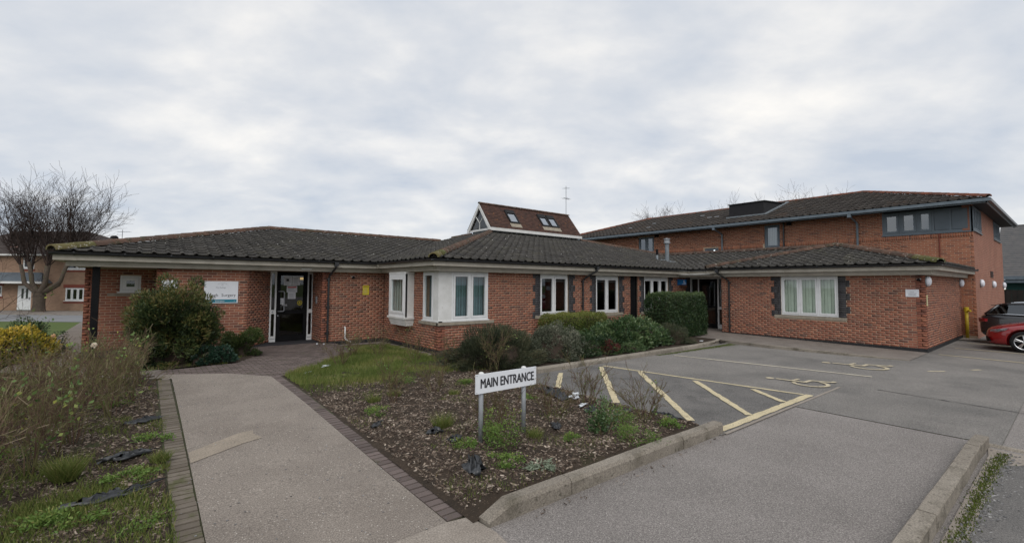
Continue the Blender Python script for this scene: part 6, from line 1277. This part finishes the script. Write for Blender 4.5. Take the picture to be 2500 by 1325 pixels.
def clump(name, label, loc, r, H, n, m, ln, wd, up=1.2, cat='plant', group=None):
    t = thing(name, label, cat, loc, group); n = int(n*.8); ns = 9; sa = rng.uniform(0, 6.283, ns); sr = r*rng.random(ns)**.6; sh = rng.uniform(.35, 1.1, ns); si = rng.integers(0, ns, n); ox = np.cos(sa[si])*sr[si]+rng.normal(0, r*.20, n); oy = np.sin(sa[si])*sr[si]+rng.normal(0, r*.20, n); rad = np.minimum(np.hypot(ox, oy), r*1.4); a = np.arctan2(oy, ox); z = H*sh[si]*rng.random(n)**.8*(1-.3*(rad/r/1.4)**2); C = np.stack([loc[0]+ox, loc[1]+oy, loc[2]+z+.015], 1); A = np.stack([np.cos(a)*rad/r, np.sin(a)*rad/r, np.full(n, up*.5)], 1)+rng.normal(size=(n, 3))*.55
    leaves_mesh('leaves', C, A, ln*rng.uniform(.6, 1.2, n), wd*rng.uniform(.7, 1.2, n), .3+.5*z/H+rng.normal(0, .15, n), t, m); S = []
    for k in range(max(5, n//60)): i = rng.integers(n); S.append((loc[0]+rng.normal()*r*.2, loc[1]+rng.normal()*r*.2, loc[2]-.02, *C[i], .004, .002))
    segs_mesh('stems', S, t, 'twig'); return t
clump('leafy_plant', 'upright bushy green plant right of the sign', (4.66, 3.92, -.03), .19, .46, 900, 'leaf_laurel', .045, .026)
clump('weed_clump', 'green weeds round the foot of the sign posts', (3.46, 4.36, -.03), .30, .42, 1700, 'leaf_weed', .035, .014)
clump('weed_clump', 'fresh pale-green weed left of the sign', (2.92, 4.55, -.03), .16, .14, 600, 'leaf_weed', .03, .014)
clump('weed_clump', 'feathery green weeds behind the front kerb', (4.75, 3.52, -.03), .28, .26, 1100, 'leaf_weed', .035, .010)
clump('weed_clump', 'green weeds beside the bare rose near the hatched strip', (5.15, 3.95, -.03), .24, .28, 900, 'leaf_weed', .035, .012)
clump('weed_clump', 'low dark-green weed at the kerb end of the bed', (5.62, 3.58, -.03), .16, .12, 400, 'leaf_weed', .04, .018)
clump('weed_clump', 'small silvery rosette weed near the front kerb', (3.28, 3.62, -.05), .15, .09, 260, 'leaf_silver', .07, .014, .6)
clump('weed_clump', 'small green weed between sign and upright plant', (4.16, 4.02, -.03), .12, .08, 260, 'leaf_weed', .05, .012, .8)
clump('weed_clump', 'weed patch growing over the left path edging', (.14, 7.15, -.05), .17, .10, 520, 'leaf_weed', .035, .016)
clump('weed_clump', 'low weed in the left bed by the path, nearest the camera', (-.02, 4.85, -.09), .18, .07, 420, 'leaf_weed', .03, .012)
for x, y, r_, h_, lb in ((3.05, 3.95, .22, .10, 'low spreading weeds at the front left of the right bed'), (5.05, 5.9, .16, .09, 'small weed patch behind the upright plant'), (2.75, 6.6, .20, .10, 'weed patch beside the right path edging'), (3.9, 8.3, .22, .14, 'leafy weeds at the turf edge left of the sign'), (4.9, 7.6, .18, .10, 'little weed patch in front of the turf'), (-.35, 9.4, .22, .12, 'green weeds under the far left roses'), (-.5, 5.2, .28, .08, 'green weed mat at the near end of the left bed'), (-.05, 5.9, .18, .08, 'weed mat by the left path edging'), (-1.1, 7.3, .3, .16, 'green weeds deep in the left thicket')):
    clump('weed_clump', lb, (x, y, -.05), r_, h_, int(3800*r_), 'leaf_weed', .034, .014)
# grass: blades
def blades(name, P, H, m='grass', wd=.006, parent=None, lean=.45, kind='stuff', tint=None):
    n = len(P); a = rng.uniform(0, 6.283, n); h = H*rng.uniform(.5, 1.2, n); s_ = np.stack([np.cos(a), np.sin(a), np.zeros(n)], 1)*wd; b = rng.uniform(0, 6.283, n); tip = P+np.stack([np.cos(b)*h*lean, np.sin(b)*h*lean, h], 1)
    V = np.stack([P-s_, P+s_, tip], 1).reshape(-1, 3); off = ROOT[parent] if parent is not None else 0; return add(name, npmesh(name, V-off, np.arange(3*n).reshape(n, 3), np.clip(rng.normal(.45, .25, n) if tint is None else tint, 0, 1)), m, parent, kind=kind if parent is None else None)
def patchy(n, x0, x1, y0, y1, zf, keep):
    x = rng.uniform(x0, x1, n); y = rng.uniform(y0, y1, n); k = keep(x, y) > rng.random(n); x, y = x[k], y[k]; return np.stack([x, y, zf(x, y)-.005], 1)
def vn(x, y, s_, o_=0): return .5+.25*(np.sin(x*s_+o_+1.7*np.sin(y*s_*.7+o_))+np.sin(y*s_*1.3+o_*2+1.3*np.sin(x*s_*.8)))
onturf = lambda x, y: ((x-2.3)-(y-10.5)*.98 > .02)
P1 = patchy(60000, 2.28, 6.45, 7.9, 14.2, lambda x, y: np.where(y > 9.2, turf_z(x, y), bed_z(x, y)), lambda x, y: onturf(x, y)*np.clip((y-8.1+.8*(vn(x, y, 2.2)-.5)-np.clip(x-3.2, -1, 1)*.15)*1.2, .0, 1)*(.25+.75*vn(x, y, 3.1, 1))*np.where((x < 6.0) | (y < 11), 1, 0))
setp(blades('turf_grass', P1, .11, wd=.005, tint=np.clip(rng.normal(.25, .2, len(P1))+.75*np.clip(vn(P1[:, 0], P1[:, 1], 2.9, 6)-.35, 0, 1), 0, 1)), 'rough patchy grass growing before the bay', 'grass', None, 'stuff')
P2 = np.concatenate([patchy(34000, -1.3, .26, 3.6, 6.2, lambda x, y: np.interp(y, [3, 9, 12], [-.10, -.03, -.03]), lambda x, y: np.clip(vn(x, y, 3.3, 2)*1.5-.45, 0, 1)), patchy(9000, -.35, .27, 6, 11.4, lambda x, y: np.full_like(x, -.05), lambda x, y: np.clip(vn(x, y, 4, 5)*1.6-.75, 0, 1)*np.clip((x+.4)*1.6, 0, 1)), patchy(22000, -2.4, -.1, 6, 10.5, lambda x, y: np.full_like(x, -.05), lambda x, y: np.clip(vn(x, y, 2.6, 3)*1.6-.7, 0, 1)), patchy(4000, -.1, 2.4, 12.7, 14, lambda x, y: np.full_like(x, -.02), lambda x, y: np.clip(vn(x, y, 5)*1.5-.3, 0, 1)*((y-12.75) > (x-1.6)*1.9)*(y < 13.4+np.clip(x-1.2, 0, 2)))])
setp(blades('bed_grass', P2, .065, wd=.0045), 'patches of grass in the left beds', 'grass', None, 'stuff')
P3 = patchy(22000, 2.3, 6.0, 3.4, 8, bed_z, lambda x, y: np.clip(vn(x, y, 3.7, 4)*1.7-1.05, 0, 1)+np.clip(1-np.hypot(x-2.7, y-3.5)/.9, 0, 1)*.5*vn(x, y, 6))
setp(blades('weedy_grass', P3, .05, wd=.004), 'thin weedy grass among the wood chips', 'grass', None, 'stuff')
for x, y, n_, H_, lb in ((3.14, 5.38, 420, .20, 'bright arching grass tuft left of the sign'), (-.55, 6.25, 700, .22, 'long bright grass tuft among the left roses'), (2.95, 7.25, 300, .12, 'small grass tuft beside the right path edging'), (3.35, 7.35, 500, .12, 'wide low grass tuft near the short rose'), (.18, 6.3, 350, .10, 'grass tuft over the left path edging'), (3.85, 4.35, 350, .13, 'grass tuft right of the sign posts'), (4.25, 6.9, 220, .10, 'small grass tuft behind the sign')):
    t = thing('grass_tuft', lb, 'grass', (x, y, -.04)); a = rng.uniform(0, 6.283, n_); rd = .09*np.sqrt(rng.random(n_)); blades('blades', np.stack([x+np.cos(a)*rd, y+np.sin(a)*rd, np.full(n_, -.04)], 1), H_, wd=.004, parent=t, lean=.75)
# moss and pebbles along the island kerb
n_ = 2600; x = rng.uniform(3.4, 8.1, n_); y = .68+rng.normal(0, .035, n_)-np.clip(x-7.4, 0, 1)*.05; setp(blades('kerb_moss', np.stack([x, y, np.full(n_, ZC+.008)], 1), .022, 'moss', .006), 'moss and small weeds along the island kerb', 'moss', None, 'stuff')
n_ = 5000; x = 11.5+4.4*rng.random(n_)**.8; y = 7.72-np.abs(rng.normal(0, .16, n_))*(.3+.7*(x-11.5)/4.4); setp(blades('car_park_moss', np.stack([x, y, np.full(n_, ZC+.001)], 1), .012, 'moss', .008, lean=1.2), 'low moss in the inner corner of the car park', 'moss', None, 'stuff')
def chips(name, P, s0_, s1_, m, label, cat, aspect=.35, tint=None, flat=.25):
    n = len(P); a = rng.uniform(0, 6.283, n); L = rng.uniform(s0_, s1_, n)[:, None]; u = unit(np.stack([np.cos(a), np.sin(a), rng.normal(0, flat, n)], 1)); v = unit(np.cross(u, np.stack([rng.normal(0, flat, n), rng.normal(0, flat, n), np.ones(n)], 1)))*rng.uniform(.6, 1.3, n)[:, None]*aspect; w = unit(np.cross(u, v))*.12
    P = P+np.array([0, 0, .006]); c = [P-u*L/2-v*L/2, P+u*L/2-v*L/2*.6, P+u*L/2+v*L/2, P-u*L/2+v*L/2*.8]; d_ = [q-w*L*np.sign(w[:, 2:3]) for q in c]; V = np.stack(c+d_, 1).reshape(-1, 3); I = (np.arange(n)*8)[:, None]
    F_ = np.concatenate([I+np.array([f]) for f in ((0, 1, 2, 3), (0, 1, 5, 4), (1, 2, 6, 5), (2, 3, 7, 6), (3, 0, 4, 7))]); tt = rng.random(n)**1.05 if tint is None else tint; o = add(name, npmesh(name, V, F_, np.tile(tt, 5)), m, kind='stuff'); setp(o, label, cat); return o
P4 = patchy(52000, 2.28, 6.15, 3.42, 9.0, bed_z, lambda x, y: np.clip(1.25-np.clip((y-7.4)*.7, 0, 1)-.6*np.clip(1.2-np.hypot(x-2.6, y-3.5), 0, 1), .05, 1)*np.clip(.25+1.1*vn(x, y, 2.7, 7)*vn(x, y, 7.1, 2)+.25*vn(x, y, 13, 1), 0, 1))
chips('bark_mulch', P4, .016, .072, 'chip', 'brown wood chips covering the right bed', 'wood chips')
P5 = patchy(30000, -2.2, .2, 3.4, 11.2, lambda x, y: np.interp(y, [3, 9, 12], [-.10, -.03, -.03])+lump(x, y)*np.clip((.2-x)/.3, .1, 1), lambda x, y: .35+.65*vn(x, y, 2.1, 3))
chips('rose_bed_mulch', P5, .016, .072, 'chip', 'brown wood chips covering the left rose bed', 'wood chips')
n_ = 900; x = rng.uniform(3.4, 8.2, n_); P6 = np.stack([x, .62+rng.normal(0, .06, n_), np.full(n_, ZC+.006)], 1); chips('kerb_grit', P6, .008, .03, 'pebble', 'loose grit along the island kerb', 'grit', .7)
n_ = 60; P7 = np.stack([rng.uniform(2.5, 6.3, n_), 3.08-np.abs(rng.normal(0, .06, n_)), np.full(n_, ZC+.002)], 1); chips('stray_chips', P7, .01, .035, 'chip', 'a few stray wood chips on the road along the front kerb', 'wood chips')
n_ = 420; P8 = np.stack([rng.uniform(.3, 2.15, n_), rng.uniform(3.4, 11, n_), np.zeros(n_)], 1); P8[:, 2] = [path_z(v) for v in P8[:, 1]]; chips('path_grit', P8, .006, .018, 'pebble', 'tiny pale stones scattered on the path', 'grit', .8)
# torn weed-membrane and litter
def scrap(name, label, pts, z, m, hgt=.05, cat='plastic sheet', seed=0):
    """crumpled sheet over an outline"""
    g_ = np.random.default_rng(seed); c = np.mean(pts, axis=0); t_ = len(pts); V = []; F_ = []; K = 5
    for j in range(K+1):
        for i, p in enumerate(pts): f = j/K; q = c*(1-f)+np.array(p)*f+g_.normal(0, .012, 2)*(j > 0); V.append((*q, z+hgt*(g_.random()**1.5*1.7 if j else .6)*(1-f*.55)+.010))
    for j in range(K):
        for i in range(t_): F_.append((j*t_+i, j*t_+(i+1) % t_, (j+1)*t_+(i+1) % t_, (j+1)*t_+i))
    o = add(name, npmesh(name, np.array(V)-np.array([*c, z]), F_, smooth=False), m, loc=(*c, z)); setp(o, label, cat); so = o.modifiers.new('thick', 'SOLIDIFY'); so.thickness = .002; return o
def blob(cx_, cy_, a, b, rot, n=19, seed=0):
    g_ = np.random.default_rng(seed); return [(cx_+math.cos(w)*a*k*math.cos(rot)-math.sin(w)*b*k*math.sin(rot), cy_+math.cos(w)*a*k*math.sin(rot)+math.sin(w)*b*k*math.cos(rot)) for w, k in zip(np.linspace(0, 6.283, n, endpoint=False), g_.uniform(.45, 1.25, n))]
for i, (x, y, a, b, r_, z, h_, lb) in enumerate(((2.72, 4.02, .26, .11, 1.2, -.03, .10, 'crumpled black plastic sheet in front of the left sign post'), (2.55, 6.05, .2, .07, .6, -.05, .05, 'strip of black plastic beside the right path edging'), (2.95, 5.25, .13, .09, .2, -.02, .05, 'small grey-black plastic scrap by the grass tuft'), (3.0, 4.85, .15, .07, .4, -.02, .05, 'black plastic scrap just left of the sign post'), (5.55, 5.75, .42, .16, 1.3, -.03, .10, 'long crumpled black plastic by the hatched strip'), (5.35, 4.75, .16, .09, .3, -.03, .06, 'black plastic scrap under the dense bare rose'), (6.05, 3.9, .32, .06, 1.57, -.06, .05, 'thin strip of black membrane at the bed edge'),
                                                   (4.35, 4.45, .16, .07, 1.0, -.03, .05, 'small black scrap right of the sign posts'), (.02, 8.15, .26, .12, .4, -.04, .05, 'black plastic sheet at the far end of the left bed'), (-.12, 6.65, .3, .10, .3, -.05, .05, 'grey-black plastic sheet in mid left bed'), (-.18, 5.55, .34, .08, .25, -.07, .06, 'ragged black plastic strip in the near left bed'), (5.75, 4.4, .13, .07, .3, -.04, .04, 'flat black scrap near the corner rose'))):
    scrap('plastic_sheet', lb, blob(x, y, a, b, r_, seed=i), z, 'plastic_black', h_, seed=i)
for i, (x, y, a, b, r_, z, lb) in enumerate(((2.75, 10.35, .20, .05, .9, -.02, 'white torn litter at the edge of the turf by the paving'), (3.25, 10.85, .22, .06, .8, -.01, 'longer white litter strip on the turf'), (5.72, 5.42, .26, .09, .6, .0, 'white paper scrap beside the long black plastic'), (5.4, 4.95, .10, .05, .3, .0, 'small white scrap behind the upright plant'), (14.9, 8.2, .14, .06, .2, -.01, 'white litter in the bed before the side door'))):
    scrap('litter', lb, blob(x, y, a, b, r_, seed=40+i), z, 'litter', .018, 'litter', seed=60+i)
for i, (x, y, lb) in enumerate(((4.22, 15.0, 'small white litter ball by the downpipe'), (4.38, 14.85, 'second small white crumb of litter by the downpipe'))):
    q = G(); q.lathe((x, y, -.02), [(0, .045), (.022, .035), (.028, .015), (.015, 0)], n=8); o = q.build('litter', 'litter', loc=(x, y, -.02)); setp(o, lb, 'litter')
